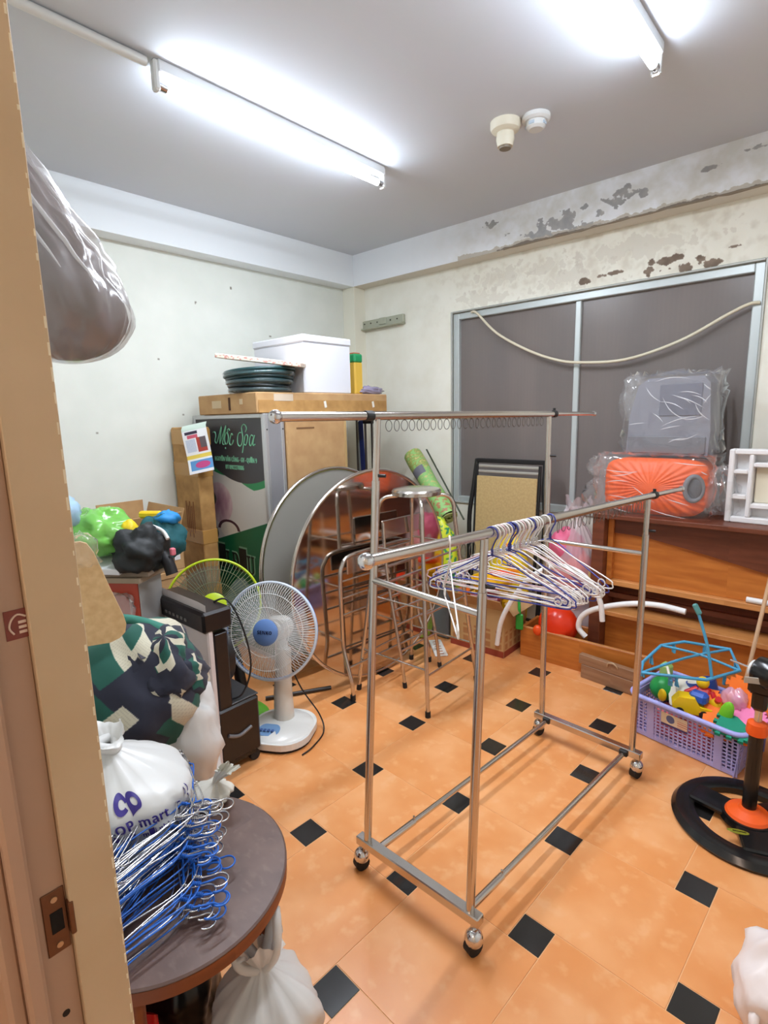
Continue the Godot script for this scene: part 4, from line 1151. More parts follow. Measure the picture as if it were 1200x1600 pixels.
# ---- fans and the air cooler
func fan_head(t: Node3D, c: Vector3, d: Vector3, r: float, dep: float, wires: int, wire: Material, rim: Material, hub: Material, blade: Material, motor: Material, back := true) -> void:
	var b := facing(d)
	var front := MB.new()
	var n := wires
	for k in n:
		var an := TAU * k / n
		var u := Vector3(cos(an), sin(an), 0)
		front.tube([u * 0.06 + Vector3(0, 0, dep * 0.98), u * r * 0.6 + Vector3(0, 0, dep * 0.9), u * r * 0.88 + Vector3(0, 0, dep * 0.55), u * r + Vector3(0, 0, 0)], 0.0011, 4)
	for q in [[0.5, 0.93], [0.78, 0.74]]: front.tube(circle(Vector3(0, 0, dep * q[1]), r * q[0], Vector3(1, 0, 0), Vector3(0, 1, 0), 48), 0.0015, 5, true)
	part("front_grille", front, wire, t, c, b)
	if back:
		var bk := MB.new()
		for k in n / 2:
			var an := TAU * k / (n / 2)
			var u := Vector3(cos(an), sin(an), 0)
			bk.tube([u * 0.05 + Vector3(0, 0, -dep * 0.9), u * r * 0.7 + Vector3(0, 0, -dep * 0.75), u * r + Vector3(0, 0, -0.002)], 0.0011, 4)
		part("rear_grille", bk, wire, t, c, b)
	part("rim", MB.new().tube(circle(Vector3.ZERO, r, Vector3(1, 0, 0), Vector3(0, 1, 0), 64), 0.0065, 8, true), rim, t, c, b)
	part("hub_badge", MB.new().lathe([Vector2(0, dep + 0.008), Vector2(0.05, dep + 0.006), Vector2(0.06, dep), Vector2(0.06, dep - 0.012), Vector2(0, dep - 0.012)], 32, Transform3D(Basis(Vector3(1, 0, 0), PI / 2), Vector3.ZERO)), hub, t, c, b)
	for k in 3:
		var a0 := TAU * k / 3.0
		part("blade", MB.new().grid(8, 6, func(u, v):
			var rr: float = 0.04 + (r * 0.86 - 0.04) * u
			var span: float = 0.55 + 0.5 * sin(u * PI * 0.75)
			var an: float = a0 + (v - 0.5) * span * 1.5
			return Vector3(cos(an) * rr, sin(an) * rr, 0.02 - 0.04 * (v - 0.3))), blade, t, c, b)
	part("blade_hub", MB.new().lathe([Vector2(0, 0.04), Vector2(0.03, 0.038), Vector2(0.042, 0.02), Vector2(0.042, -0.03), Vector2(0, -0.03)], 20, Transform3D(Basis(Vector3(1, 0, 0), PI / 2), Vector3.ZERO)), motor, t, c, b)
	part("motor", MB.new().lathe([Vector2(0, -dep * 0.8), Vector2(0.05, -dep * 0.8), Vector2(0.062, -dep - 0.02), Vector2(0.055, -dep - 0.1), Vector2(0.03, -dep - 0.13), Vector2(0, -dep - 0.13)], 24, Transform3D(Basis(Vector3(1, 0, 0), PI / 2), Vector3.ZERO)), motor, t, c, b)

func build_fans() -> void:
	# white table fan
	var view := Vector3(1.98, 0.95, 1.41).normalized()
	var left := Vector3(-0.745, 0, 0.667)
	var d := (view * 0.92 + left * 0.36 - Vector3(0, 0.12, 0)).normalized()
	var dh := Vector3(d.x, 0, d.z).normalized()
	var t := thing("table_fan", "white table fan with a blue hub standing on the floor", "fan", Vector3(1.3, 0, 1.885))
	var wp := mat(c8(236, 236, 232), 0.25)
	var blue := mat(c8(104, 140, 200), 0.35)
	var cl := film(Color(0.86, 0.88, 0.9, 0.28), 0.1)
	var wire := mat(c8(226, 228, 226), 0.35)
	var hc := Vector3(1.25, 0.5, 1.885) - t.position
	fan_head(t, hc, d, 0.222, 0.055, 110, wire, mat(c8(206, 216, 230), 0.3), blue, cl, wp)
	part("blue_rear_ring", MB.new().tube(circle(Vector3(0, 0, -0.012), 0.221, Vector3(1, 0, 0), Vector3(0, 1, 0), 64), 0.006, 8, true), mat(c8(132, 168, 222), 0.3), t, hc, facing(d))
	part("badge_lettering", text("SENKO", 0.022, "Droid Sans", true), mat(c8(20, 24, 60), 0.5), t, hc + d * 0.064, facing(d))
	var bb := yawb(atan2(dh.x, dh.z))
	var base := part("base", MB.new().prism(rrect(0.3, 0.31, 0.12, 8), 0.03, Transform3D(Basis(Vector3(1, 0, 0), PI / 2), Vector3(0, 0.03, 0))), wp, t, Vector3.ZERO, bb)
	part("base_cover", MB.new().lathe([Vector2(0.148, 0.044), Vector2(0.13, 0.058), Vector2(0.06, 0.075), Vector2(0, 0.078)], 40), wp, base)
	part("foot_pad", MB.new().prism(rrect(0.29, 0.3, 0.12, 8), 0.014, Transform3D(Basis(Vector3(1, 0, 0), PI / 2), Vector3(0, 0.008, 0))), rubber, base)
	part("control_panel", MB.new().prism(rrect(0.1, 0.07, 0.03, 6), 0.012, Transform3D(Basis(Vector3(1, 0, 0), -PI / 2 + 0.25), Vector3(-0.03, 0.064, 0.08))), mat(c8(120, 160, 206), 0.35), base)
	for k in 4: part("button", MB.new().box(Vector3(-0.065 + 0.018 * k, 0.073, 0.09), Vector3(0.012, 0.006, 0.016), 0.002), mat(c8(70, 100, 160), 0.4), base)
	var foot := -dh * 0.03
	part("column", MB.new().tube([foot + Vector3(0, 0.06, 0), foot + Vector3(0, 0.2, 0), foot + Vector3(0, 0.32, 0) - dh * 0.02, foot + Vector3(0, 0.4, 0) - dh * 0.035], [0.048, 0.043, 0.038, 0.034], 24), mat(c8(222, 220, 212), 0.35), t)
	part("neck", MB.new().tube([foot + Vector3(0, 0.38, 0) - dh * 0.04, hc - d * 0.11], [0.024, 0.02], 14), wp, t)
	part("power_cord", MB.new().tube(curve([foot + Vector3(0, 0.33, -0.045), Vector3(0.03, 0.2, -0.1), Vector3(0.08, 0.06, -0.16), Vector3(0.14, 0.008, -0.13), Vector3(0.19, 0.006, -0.02), Vector3(0.2, 0.006, 0.05)], 6), 0.0035, 6), black_plastic, t)
	# lime green fan behind the cooler
	var g := thing("lime_fan", "fan with a lime green rim and hub behind the air cooler", "fan", Vector3(1.03, 0, 1.9))
	var lime := mat(c8(182, 204, 28), 0.35)
	var gc := Vector3(0.95, 0.585, 1.985) - g.position
	var gd := Vector3(0.82, 0.28, 0.5).normalized()
	fan_head(g, gc, gd, 0.218, 0.06, 72, mat(c8(110, 116, 80), 0.4), lime, lime, film(Color(0.42, 0.44, 0.42, 0.5), 0.15), black_plastic)
	part("badge_lettering", text("SENKO", 0.02, "Droid Sans", true), mat(c8(40, 50, 20), 0.5), g, gc + gd * 0.069, facing(gd))
	part("column", MB.new().tube([Vector3(0, 0.03, 0), Vector3(-0.06, 0.3, 0.0), gc - gd * 0.14], [0.03, 0.026, 0.02], 14), black_plastic, g)
	part("base", MB.new().lathe([Vector2(0, 0), Vector2(0.1, 0), Vector2(0.11, 0.012), Vector2(0.09, 0.035), Vector2(0.04, 0.05), Vector2(0, 0.05)], 32), mat(c8(104, 176, 56), 0.35), g)
	# air cooler
	var dk := mat(c8(26, 20, 22), 0.3)
	var a := thing("air_cooler", "white and black air cooler tower behind the bags", "air cooler", Vector3(1.17, 0, 2.16))
	var white_face := mat(c8(230, 222, 222), 0.35)
	var ring_pts := PackedVector2Array()
	part("tank", MB.new().box(Vector3(0, 0.175, -0.01), Vector3(0.41, 0.25, 0.2), 0.012), dk, a)
	part("tank_lid", MB.new().box(Vector3(0.0, 0.303, -0.02), Vector3(0.4, 0.008, 0.18), 0.003), mat(c8(52, 52, 54), 0.3), a)
	part("handle_groove", MB.new().tube(curve([Vector3(0.207, 0.18, 0.05), Vector3(0.208, 0.16, 0.0), Vector3(0.207, 0.175, -0.06)], 5), 0.008, 6), mat(c8(120, 118, 120), 0.3), a)
	part("column", MB.new().box(Vector3(0, 0.46, 0.045), Vector3(0.4, 0.34, 0.07), 0.01), dk, a)
	# front face: white plate with a round opening
	var fm := MB.new()
	var cy := 0.4
	var R := 0.155
	fm.grid(48, 1, func(u, v):
		var an: float = u * TAU
		var e := Vector2(cos(an), sin(an))
		var k := 1.0 / maxf(absf(e.x) / 0.205, absf(e.y) / 0.36)
		var p := e * (R if v < 0.5 else k)
		return Vector3(p.x, cy + p.y, 0.104), true, true)
	part("front_plate", fm, white_face, a)
	part("front_edge", MB.new().span(Vector3(0.175, 0.05, 0.082), Vector3(0.21, 0.66, 0.108), 0.006), white_face, a)
	part("opening_ring", MB.new().lathe([Vector2(R, 0.106), Vector2(R + 0.012, 0.11), Vector2(R - 0.004, 0.08), Vector2(R, 0.106)], 40, Transform3D(Basis(Vector3(1, 0, 0), PI / 2), Vector3(0, cy, 0))), dk, a)
	part("fan_well", MB.new().lathe([Vector2(0, 0.086), Vector2(R, 0.086), Vector2(R, 0.1), Vector2(R - 0.003, 0.1), Vector2(R - 0.003, 0.09), Vector2(0, 0.09)], 40, Transform3D(Basis(Vector3(1, 0, 0), PI / 2), Vector3(0, cy, 0))), mat(c8(18, 16, 18), 0.6), a)
	part("control_head", MB.new().box(Vector3(0.0, 0.685, 0.06), Vector3(0.43, 0.085, 0.13), 0.01), dk, a)
	part("dial", MB.new().bar(Vector3(-0.16, 0.685, 0.124), Vector3(-0.16, 0.685, 0.132), 0.024, 24), mat(c8(92, 96, 92), 0.3, 0.5), a)
	for k in 6: part("button", MB.new().box(Vector3(-0.08 + k * 0.032, 0.675, 0.126), Vector3(0.016, 0.012, 0.004), 0.001), mat(c8(120, 118, 116), 0.4), a)
	part("side_grille", MB.new().lathe([Vector2(0, 0), Vector2(0.14, 0), Vector2(0.14, -0.06), Vector2(0, -0.07)], 28, Transform3D(Basis(Vector3(1, 0, 0), PI / 2), Vector3(0, 0.46, 0.01))), mat(c8(34, 32, 34), 0.4), a)
	for sx in [-1, 1]:
		for sz in [-0.08, 0.07]: part("caster", MB.new().bar(Vector3(sx * 0.18 - 0.01, 0.024, sz), Vector3(sx * 0.18 + 0.012, 0.024, sz), 0.024, 14), rubber, a)
	for sx in [-1, 1]: part("caster_bracket", MB.new().box(Vector3(sx * 0.18, 0.045, 0), Vector3(0.03, 0.02, 0.17), 0.003), black_plastic, a)
	part("power_cord", MB.new().tube(curve([Vector3(0.12, 0.73, 0.02), Vector3(0.16, 0.735, -0.02), Vector3(0.21, 0.62, -0.05), Vector3(0.22, 0.45, -0.07), Vector3(0.2, 0.33, -0.03), Vector3(0.15, 0.312, 0.02)], 6), 0.004, 6), black_plastic, a)
	# grey rod lying on the floor behind the white fan
	one("metal_rod", MB.new().bar(Vector3(0.98, 0.012, 1.75), Vector3(1.16, 0.012, 1.45), 0.011, 8), mat(c8(60, 56, 54), 0.4, 0.5), "dark metal rod lying on the floor behind the white fan", "rod")
	# black pedestal fan at the right edge, without its blades
	var p := thing("pedestal_fan", "black and orange pedestal fan without grille at the right edge", "fan", Vector3(3.03, 0, 1.175))
	var gloss := mat(c8(22, 21, 22), 0.22)
	var orange := mat(c8(240, 92, 22), 0.4)
	part("base_ring", MB.new().lathe([Vector2(0.165, 0.004), Vector2(0.235, 0.0), Vector2(0.24, 0.012), Vector2(0.225, 0.03), Vector2(0.19, 0.036), Vector2(0.165, 0.026), Vector2(0.165, 0.004)], 56), gloss, p)
	for k in 3:
		var an := 0.35 + TAU * k / 3.0
		part("spoke", MB.new().box(Vector3(0, 0.03, 0.095), Vector3(0.1, 0.022, 0.17), 0.006), gloss, p, Vector3.ZERO, yawb(an))
	part("centre_boss", MB.new().lathe([Vector2(0, 0.02), Vector2(0.085, 0.02), Vector2(0.08, 0.044), Vector2(0, 0.048)], 32), gloss, p)
	part("orange_collar", MB.new().lathe([Vector2(0.072, 0.044), Vector2(0.066, 0.054), Vector2(0.034, 0.066), Vector2(0.028, 0.075), Vector2(0, 0.075)], 32), orange, p)
	part("pole", MB.new().bar(Vector3(0, 0.07, 0), Vector3(0, 0.36, 0), 0.0225, 20), gloss, p)
	part("orange_clamp", MB.new().lathe([Vector2(0, 0.355), Vector2(0.031, 0.355), Vector2(0.033, 0.365), Vector2(0.03, 0.395), Vector2(0.02, 0.4), Vector2(0, 0.4)], 24), orange, p)
	part("inner_pole", MB.new().bar(Vector3(0, 0.39, 0), Vector3(0, 0.455, 0), 0.0115, 14), chrome, p)
	part("neck", MB.new().box(Vector3(0, 0.49, 0), Vector3(0.045, 0.09, 0.05), 0.01), gloss, p)
	var md := Vector3(-0.9, 0.02, -0.35).normalized()
	part("motor", MB.new().lathe([Vector2(0, 0.045), Vector2(0.04, 0.045), Vector2(0.052, 0.036), Vector2(0.054, -0.01), Vector2(0.05, -0.02), Vector2(0.054, -0.03), Vector2(0.054, -0.1), Vector2(0.04, -0.13), Vector2(0, -0.135)], 28, Transform3D(Basis(Vector3(1, 0, 0), PI / 2), Vector3.ZERO)), gloss, p, Vector3(0.02, 0.575, 0.0), facing(md))
	part("gear_box", MB.new().box(Vector3(0.01, 0.535, 0), Vector3(0.09, 0.05, 0.08), 0.01), gloss, p)
	part("motor_label", MB.new().box(Vector3(-0.02, 0.565, 0.052), Vector3(0.05, 0.022, 0.004), 0.001, Basis(Vector3(0, 1, 0), 0.4)), mat(c8(176, 170, 160), 0.4), p)
	part("shaft_disc", MB.new().lathe([Vector2(0, 0.045), Vector2(0.032, 0.045), Vector2(0.032, 0.056), Vector2(0, 0.056)], 20, Transform3D(Basis(Vector3(1, 0, 0), PI / 2), Vector3.ZERO)), white_plastic, p, Vector3(0.02, 0.575, 0.0), facing(md))
	part("shaft", MB.new().bar(Vector3(0.02, 0.575, 0.0) + md * 0.05, Vector3(0.02, 0.575, 0.0) + md * 0.13, 0.004, 8), chrome, p)
	var badge := part("badge", MB.new().ball(Vector3.ZERO, Vector3(0.034, 0.0014, 0.012), 18), mat(c8(124, 122, 20), 0.4), p, Vector3(-0.012, 0.042, 0.115), yawb(0.35))
	part("badge_stroke", MB.new().box(Vector3(0.004, 0.0014, 0), Vector3(0.04, 0.001, 0.004), 0.0003), gloss, badge)

# ---- brown round table by the door with hangers and bags
func build_round_table() -> void:
	var z := noise(121, 3.0, 4)
	var tt := paint(256, 256, func(u, v):
		var n := z.get_noise_2d(u * 1.5, v * 1.5)
		var c := c8(92, 70, 64).lerp(c8(108, 84, 76), clampf(0.5 + n, 0, 1))
		return c.lerp(c8(124, 102, 92), clampf(z.get_noise_2d(u * 4.0 + 7.0, v * 9.0) - 0.15, 0, 0.5)))
	var top := mat(Color.WHITE, 0.38, 0.0, tt, 1.6)
	var wood := mat(Color.WHITE, 0.42, 0.0, wood_tex(c8(112, 54, 26), c8(140, 74, 38), 63))
	wood.uv1_triplanar = true
	var t := thing("round_table", "small brown round table beside the door frame", "table", Vector3(2.14, 0, 2.825))
	part("table_top", MB.new().lathe([Vector2(0, 0.45), Vector2(0.257, 0.45), Vector2(0.261, 0.447), Vector2(0.261, 0.445), Vector2(0, 0.445)], 72), top, t)
	part("edge_band", MB.new().lathe([Vector2(0, 0.444), Vector2(0.261, 0.444), Vector2(0.26, 0.415), Vector2(0.24, 0.414), Vector2(0, 0.414)], 72), wood, t)
	for k in 4:
		var an := 0.25 * PI + k * PI / 2 + 0.05
		part("leg", MB.new().tube([Vector3(cos(an) * 0.2, 0.414, sin(an) * 0.2), Vector3(cos(an) * 0.215, 0, sin(an) * 0.215)], [0.02, 0.015], 12), wood, t)
	# hangers lying in bundles
	var silver := mat(c8(206, 206, 208), 0.22, 1.0)
	var blue := mat(c8(36, 104, 200), 0.3)
	var shapes := [hanger_meshes(0.2, 0.09), hanger_meshes(0.195, 0.1), hanger_meshes(0.205, 0.085)]
	var r := RandomNumberGenerator.new()
	r.seed = 21
	var bundles := [[Vector3(2.265, 0.0, 2.845), 0.0, 12, 0.55, "lower"], [Vector3(2.17, 0.0, 2.8), -0.02, 24, 0.6, "middle"], [Vector3(2.125, 0.0, 2.77), -0.12, 22, 0.06, "upper"]]
	var level := 0
	for bn in bundles:
		for k in bn[2]:
			var is_blue: bool = r.randf() < bn[3]
			var wdir := Vector3(-0.55, 0, -0.84).rotated(Vector3.UP, bn[1] * -1.0 + r.randf_range(-0.07, 0.07)).normalized()
			var hdir := Vector3.UP.cross(wdir) * -1.0
			var tl := r.randf_range(-0.05, 0.2)
			var h2 := (hdir * cos(tl) + Vector3.UP * -sin(tl) * 0.35).normalized()
			var n2 := wdir.cross(h2).normalized()
			var y: float = 0.4545 + 0.0036 * k + (0.006 if bn[4] == "middle" else (0.036 if bn[4] == "upper" else 0.0))
			var neck: Vector3 = bn[0] + Vector3(r.randf_range(-0.04, 0.035), y + 0.012, r.randf_range(-0.035, 0.03))
			var lab := "%s wire hanger in the %s bundle on the brown round table" % ["blue coated" if is_blue else "bare silver", bn[4]]
			var h := thing("wire_hanger", lab, "hanger", neck + h2 * 0.07, 0.0, "%s hangers in the %s table bundle" % ["blue" if is_blue else "silver", bn[4]])
			h.basis = Basis(wdir, h2, n2).orthonormalized()
			var ms: Array = shapes[r.randi() % 3]
			part("hook", ms[0], blue if is_blue else silver, h)
			part("shoulder_frame", ms[1], blue if is_blue else silver, h)
	# white supermarket bag with violet print
	var ctr := Vector3(1.97, 0.4505, 2.81)
	var bag := thing("shopping_bag", "stuffed white supermarket bag with violet print on the round table", "bag", ctr)
	var bm := sack(0.15, 0.14, 0.28, 131, 0.86, 0.07, Vector2(-0.05, 0.06))
	part("body", bm, bag_white, bag)
	part("knot", MB.new().tube(curve([Vector3(-0.075, 0.24, 0.02), Vector3(-0.04, 0.255, 0.07), Vector3(-0.01, 0.245, 0.04), Vector3(-0.045, 0.238, 0.02)], 5, true), 0.013, 8, true), bag_white, bag)
	var violet := mat(c8(58, 44, 132), 0.45)
	var fz := noise(131, 1.3, 3)
	# lay flat print onto the bag's curved front: x runs round the bag, y up
	var dirc := atan2(3.285 - ctr.z, 3.235 - ctr.x)
	var onto := func(p: Vector3) -> Vector3:
		var th: float = dirc - p.x / 0.145
		var y: float = p.y / 0.28
		var q := (y - 0.05) / 0.81
		var rad := 0.86 + 0.14 * sin(q * PI * 0.8)
		if q > 0.55: rad *= lerpf(1.0, 0.13, pow((q - 0.55) / 0.45, 1.6))
		var gather := smoothstep(0.25, 0.86, y)
		var f := fz.get_noise_3d(cos(th) * 1.1, y * 1.4, sin(th) * 1.1) * (1.0 - gather * 0.6) * 1.3
		var pl := (sin(th * 9.0 + 131 + 2.0 * fz.get_noise_2d(th, 4.0)) * 0.6 + sin(th * 17.0 + 262.0) * 0.4) * gather
		rad *= 1.0 + 0.07 * (f * 1.6 + pl)
		rad += 0.012 + p.z
		return Vector3(cos(th) * rad * 0.15 - 0.05 * y * y, p.y, sin(th) * rad * 0.14 + 0.06 * y * y)
	var flat := func(pts: Array, holes: Array) -> MB:
		var mb := MB.new()
		for i in pts.size() - 1:
			for j in 1: mb.quad(holes[i], holes[i + 1], pts[i + 1], pts[i])
		return mb
	# heart of two letters: a c on the left, a p on the right
	var outl := []
	var inl := []
	for k in 25:
		var an := -0.35 + (TAU * 0.86) * k / 24.0 + 0.45
		outl.append(Vector3(-0.014 + cos(an) * 0.0165, 0.171 + sin(an) * 0.017, 0))
		inl.append(Vector3(-0.012 + cos(an) * 0.0075, 0.171 + sin(an) * 0.0075, 0))
	part("logo_letter", warped(flat.call(outl, inl).mesh(), onto), violet, bag)
	outl = []
	inl = []
	for k in 33:
		var an := TAU * k / 32.0
		var e := Vector3(cos(an) * 0.0165, sin(an) * 0.016, 0)
		if sin(an) < -0.1 and cos(an) < 0.35: e = Vector3(-0.0155, -0.03, 0).lerp(e, clampf(absf(cos(an) + 0.45) * 1.6, 0, 1))
		outl.append(Vector3(0.0165, 0.173, 0) + e)
		inl.append(Vector3(0.0175 + cos(an) * 0.0075, 0.173 + sin(an) * 0.0075, 0))
	part("logo_letter", warped(flat.call(outl, inl).mesh(), onto), violet, bag)
	var put := func(s: String, hgt: float, at: Vector2, sx: float, bold: bool) -> void:
		var src := text(s, hgt, "Droid Sans", bold)
		part("lettering", warped(src, func(p: Vector3) -> Vector3: return onto.call(Vector3(p.x * sx + at.x, p.y + at.y, p.z))), violet, bag)
	put.call("CO.OP mart", 0.031, Vector2(-0.008, 0.127), 0.95, true)
	put.call("bạn của mọi nhà", 0.017, Vector2(0.004, 0.098), 0.95, true)
	# the second print, creased, on the bag's right side
	put.call("op", 0.034, Vector2(0.14, 0.14), 0.55, true)
	put.call("C", 0.034, Vector2(0.108, 0.115), 0.5, true)
	var sb := thing("small_white_bag", "small crumpled off-white bag behind the hangers on the round table", "bag", Vector3(2.005, 0.4505, 2.645), 0.4)
	part("body", sack(0.055, 0.05, 0.11, 141, 0.6, 0.2, Vector2(0.06, -0.01)), mat(c8(214, 210, 198), 0.4), sb)
	# under the table
	var ub := thing("white_tied_bag", "white plastic bag with tied handles under the round table", "bag", Vector3(2.335, 0, 2.725))
	var thin := film(Color(0.9, 0.9, 0.89, 0.82), 0.3)
	part("body", sack(0.125, 0.115, 0.335, 151, 0.78, 0.14, Vector2(-0.01, 0.0)), thin, ub)
	part("content", lump(Vector3(0.075, 0.1, 0.07), 152, 0.15), mat(c8(150, 146, 138), 0.7), ub, Vector3(0, 0.1, 0))
	for s in [[0.01, 0.3, -0.01, 0.5], [-0.05, 0.27, 0.05, -0.6]]:
		part("handle", MB.new().tube(curve([Vector3(0, 0.25, 0), Vector3(s[0] + 0.03, s[1] + 0.02, s[2]), Vector3(s[0] + 0.02 * s[3], s[1] + 0.085, s[2] - 0.02), Vector3(s[0] - 0.02, s[1] + 0.05, s[2] - 0.03), Vector3(0, 0.26, 0)], 6), 0.011, 6), thin, ub)
	put = func(s: String, hgt: float, at: Vector3) -> void:
		part("lettering", text(s, hgt, "Droid Sans", true), violet, ub, at, facing(Vector3(0.85, 0.3, 0.5)))
	put.call("op", 0.03, Vector3(0.1, 0.215, 0.06))
	var rp := thing("snack_packet", "red snack packet with yellow lettering under the round table", "packet", Vector3(2.2, 0, 2.955), 0.6)
	part("pouch", MB.new().grid(10, 14, func(u, v):
		var a: float = u * TAU
		var w := 0.055
		var th := 0.028 * sin(clampf(v, 0.02, 0.98) * PI)
		return Vector3(cos(a) * w, v * 0.25, sin(a) * (th + 0.001)), true), mat(c8(206, 24, 26), 0.25), rp)
	part("lettering", text("el", 0.05, "Droid Serif", true, true), mat(c8(248, 196, 30), 0.4), rp, Vector3(0.0, 0.2, 0.024), Basis(Vector3(0, 0, 1), 0.25))
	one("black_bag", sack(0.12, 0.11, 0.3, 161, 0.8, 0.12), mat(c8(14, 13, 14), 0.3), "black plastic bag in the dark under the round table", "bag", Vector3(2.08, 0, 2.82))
	# light plastic bag lying at the lower right edge
	var lb := thing("crumpled_bag", "crumpled whitish plastic bag on the floor at the lower right", "bag", Vector3(3.215, 0, 1.89), 0.3)
	part("body", lump(Vector3(0.13, 0.12, 0.1), 171, 0.4, 1.1, 44), mat(c8(240, 230, 228), 0.3), lb, Vector3(0.02, 0.1, 0))
	part("handle", MB.new().tube(curve([Vector3(-0.06, 0.1, 0.05), Vector3(-0.085, 0.1, 0.085), Vector3(-0.07, 0.05, 0.11), Vector3(-0.02, 0.02, 0.12), Vector3(0.03, 0.05, 0.09)], 6), 0.012, 6), mat(c8(240, 230, 228), 0.3), lb)

# ---- corner behind the stool
func build_back_corner() -> void:
	# green rolled play mat
	var z := noise(181, 5.0, 3)
	var gt := paint(128, 256, func(u, v):
		var c := c8(142, 192, 112)
		var n := z.get_noise_2d(u * 2.0, v * 4.0)
		if v > 0.7 and n > -0.2: c = c8(150, 160, 84)
		if n > 0.3: c = c8(196, 186, 120)
		if v > 0.62 and v < 0.74 and u > 0.3 and u < 0.6: c = c8(110, 110, 120)
		if v < 0.25 and n > 0.12: c = c8(176, 120, 84)
		return c)
	var a := Vector3(0.6, 1.16, 0.02)
	var b := Vector3(1.06, 0.75, 0.2)
	var roll := thing("rolled_mat", "green patterned rolled play mat leaning in the corner", "mat", b)
	var rm := mat(Color.WHITE, 0.5, 0.0, gt)
	var d := (a - b).normalized()
	var side := d.cross(Vector3.UP).normalized()
	var up2 := side.cross(d)
	part("roll", MB.new().grid(28, 12, func(u, v):
		var an: float = u * TAU
		return (a - b) * v + (side * cos(an) + up2 * sin(an)) * (0.068 + 0.004 * sin(v * 9.0)), true), rm, roll)
	for e in [0.0, 1.0]:
		var sp := []
		for k in 40:
			var rr := 0.012 + 0.052 * k / 40.0
			sp.append((a - b) * e + d * (0.004 if e > 0.5 else -0.004) + (side * cos(k * 0.5) + up2 * sin(k * 0.5)) * rr)
		part("roll_end", MB.new().tube(sp, 0.006, 5), mat(c8(176, 186, 120), 0.6), roll)
	one("thin_stick", MB.new().bar(Vector3(0.68, 1.2, -0.05), Vector3(1.16, 0.74, 0.16), 0.006, 8), mat(c8(60, 66, 50), 0.5), "thin dark stick lying along the green rolled mat", "stick")
	# blue folded stand in the corner
	var s := thing("folded_stand", "dark folded stand with a blue band in the corner", "stand", Vector3(0.33, 0, 0.3))
	for q in [[-0.045, 0.0], [0.045, 0.0], [0.085, -0.03]]:
		part("tube", MB.new().bar(Vector3(q[0], 0.0, q[1]), Vector3(q[0] - 0.06, 1.44, q[1] - 0.06), 0.009, 8), mat(c8(92, 88, 86), 0.35, 0.6), s)
	part("blue_band", MB.new().box(Vector3(-0.035, 1.1, -0.045), Vector3(0.045, 0.66, 0.012), 0.003, Basis(Vector3(0, 0, 1), 0.042)), mat(c8(32, 56, 130), 0.45), s)
	part("pale_strip", MB.new().box(Vector3(-0.068, 1.12, -0.045), Vector3(0.018, 0.6, 0.012), 0.003, Basis(Vector3(0, 0, 1), 0.042)), mat(c8(150, 160, 160), 0.45), s)
	part("hinge", MB.new().box(Vector3(0.0, 1.42, -0.06), Vector3(0.13, 0.03, 0.03), 0.006), black_plastic, s)
	# bags under the roll
	var zz := noise(191, 4.0, 2)
	var yt := paint(128, 128, func(u, v):
		var c := c8(236, 206, 36)
		for k in 12:
			var p := Vector2(fmod(k * 0.37 + 0.1, 1.0), fmod(k * 0.23 + 0.07, 1.0))
			var e := Vector2(u, v).distance_to(p)
			if e < 0.05: c = c8(240, 150, 30)
			if e < 0.02: c = c8(226, 96, 20)
		return c)
	var yb := thing("yellow_flower_bag", "yellow bag printed with orange flowers behind the toy carton", "bag", Vector3(1.52, 0, 0.18))
	part("body", lump(Vector3(0.15, 0.38, 0.075), 192, 0.2, 1.0), mat(Color.WHITE, 0.4, 0.0, yt), yb, Vector3(0, 0.33, 0))
	var gt2 := paint(128, 128, func(u, v): return c8(206, 214, 44) if zz.get_noise_2d(u * 3.0, v * 6.0) < 0.18 else c8(30, 130, 92))
	var gb := thing("yellow_green_bag", "yellow-green printed plastic bag under the green roll", "bag", Vector3(1.04, 0, 0.3))
	part("body", lump(Vector3(0.15, 0.4, 0.12), 193, 0.2, 1.0), mat(Color.WHITE, 0.35, 0.0, gt2), gb, Vector3(0, 0.345, 0))
	one("pale_green_bag", sack(0.09, 0.08, 0.27, 194, 0.85, 0.14), mat(c8(150, 190, 78), 0.4), "pale green plastic bag on the floor behind the stool", "bag", Vector3(1.07, 0, 0.56))
	var gx := thing("grey_bin", "grey plastic bin on the floor behind the stool", "bin", Vector3(1.17, 0, 0.5))
	part("body", MB.new().box(Vector3(0, 0.19, -0.04), Vector3(0.14, 0.38, 0.1), 0.012), mat(c8(112, 120, 126), 0.5), gx, Vector3(0.03, 0, 0))
	part("green_lid", MB.new().box(Vector3(0.03, 0.4, -0.04), Vector3(0.15, 0.05, 0.11), 0.015), mat(c8(24, 116, 62), 0.4), gx)
	part("blue_pad", MB.new().box(Vector3(0.03, 0.435, -0.04), Vector3(0.12, 0.02, 0.09), 0.008), mat(c8(128, 178, 190), 0.5), gx)
	# white strip with oblong holes lying on the floor
	var ws := thing("perforated_strip", "white plastic strip with square holes lying on the floor", "strip", Vector3(1.3, 0, 0.66), -0.75)
	var wm := mat(c8(236, 234, 228), 0.5)
	for sx in [-1, 1]: part("rail", MB.new().box(Vector3(0, 0.006, sx * 0.03), Vector3(0.24, 0.008, 0.02), 0.002), wm, ws)
	for k in 7: part("cross_piece", MB.new().box(Vector3(-0.111 + k * 0.037, 0.006, 0), Vector3(0.016, 0.0078, 0.042), 0.002), wm, ws)
	# folding chair with beige mesh leaning under the window
	var c := thing("beige_folding_chair", "folded black-framed chair with beige mesh leaning under the window", "chair", Vector3(1.42, 0, 0.0))
	var blk := mat(c8(26, 26, 28), 0.4)
	var lean := Basis(Vector3(1, 0, 0), -0.06)
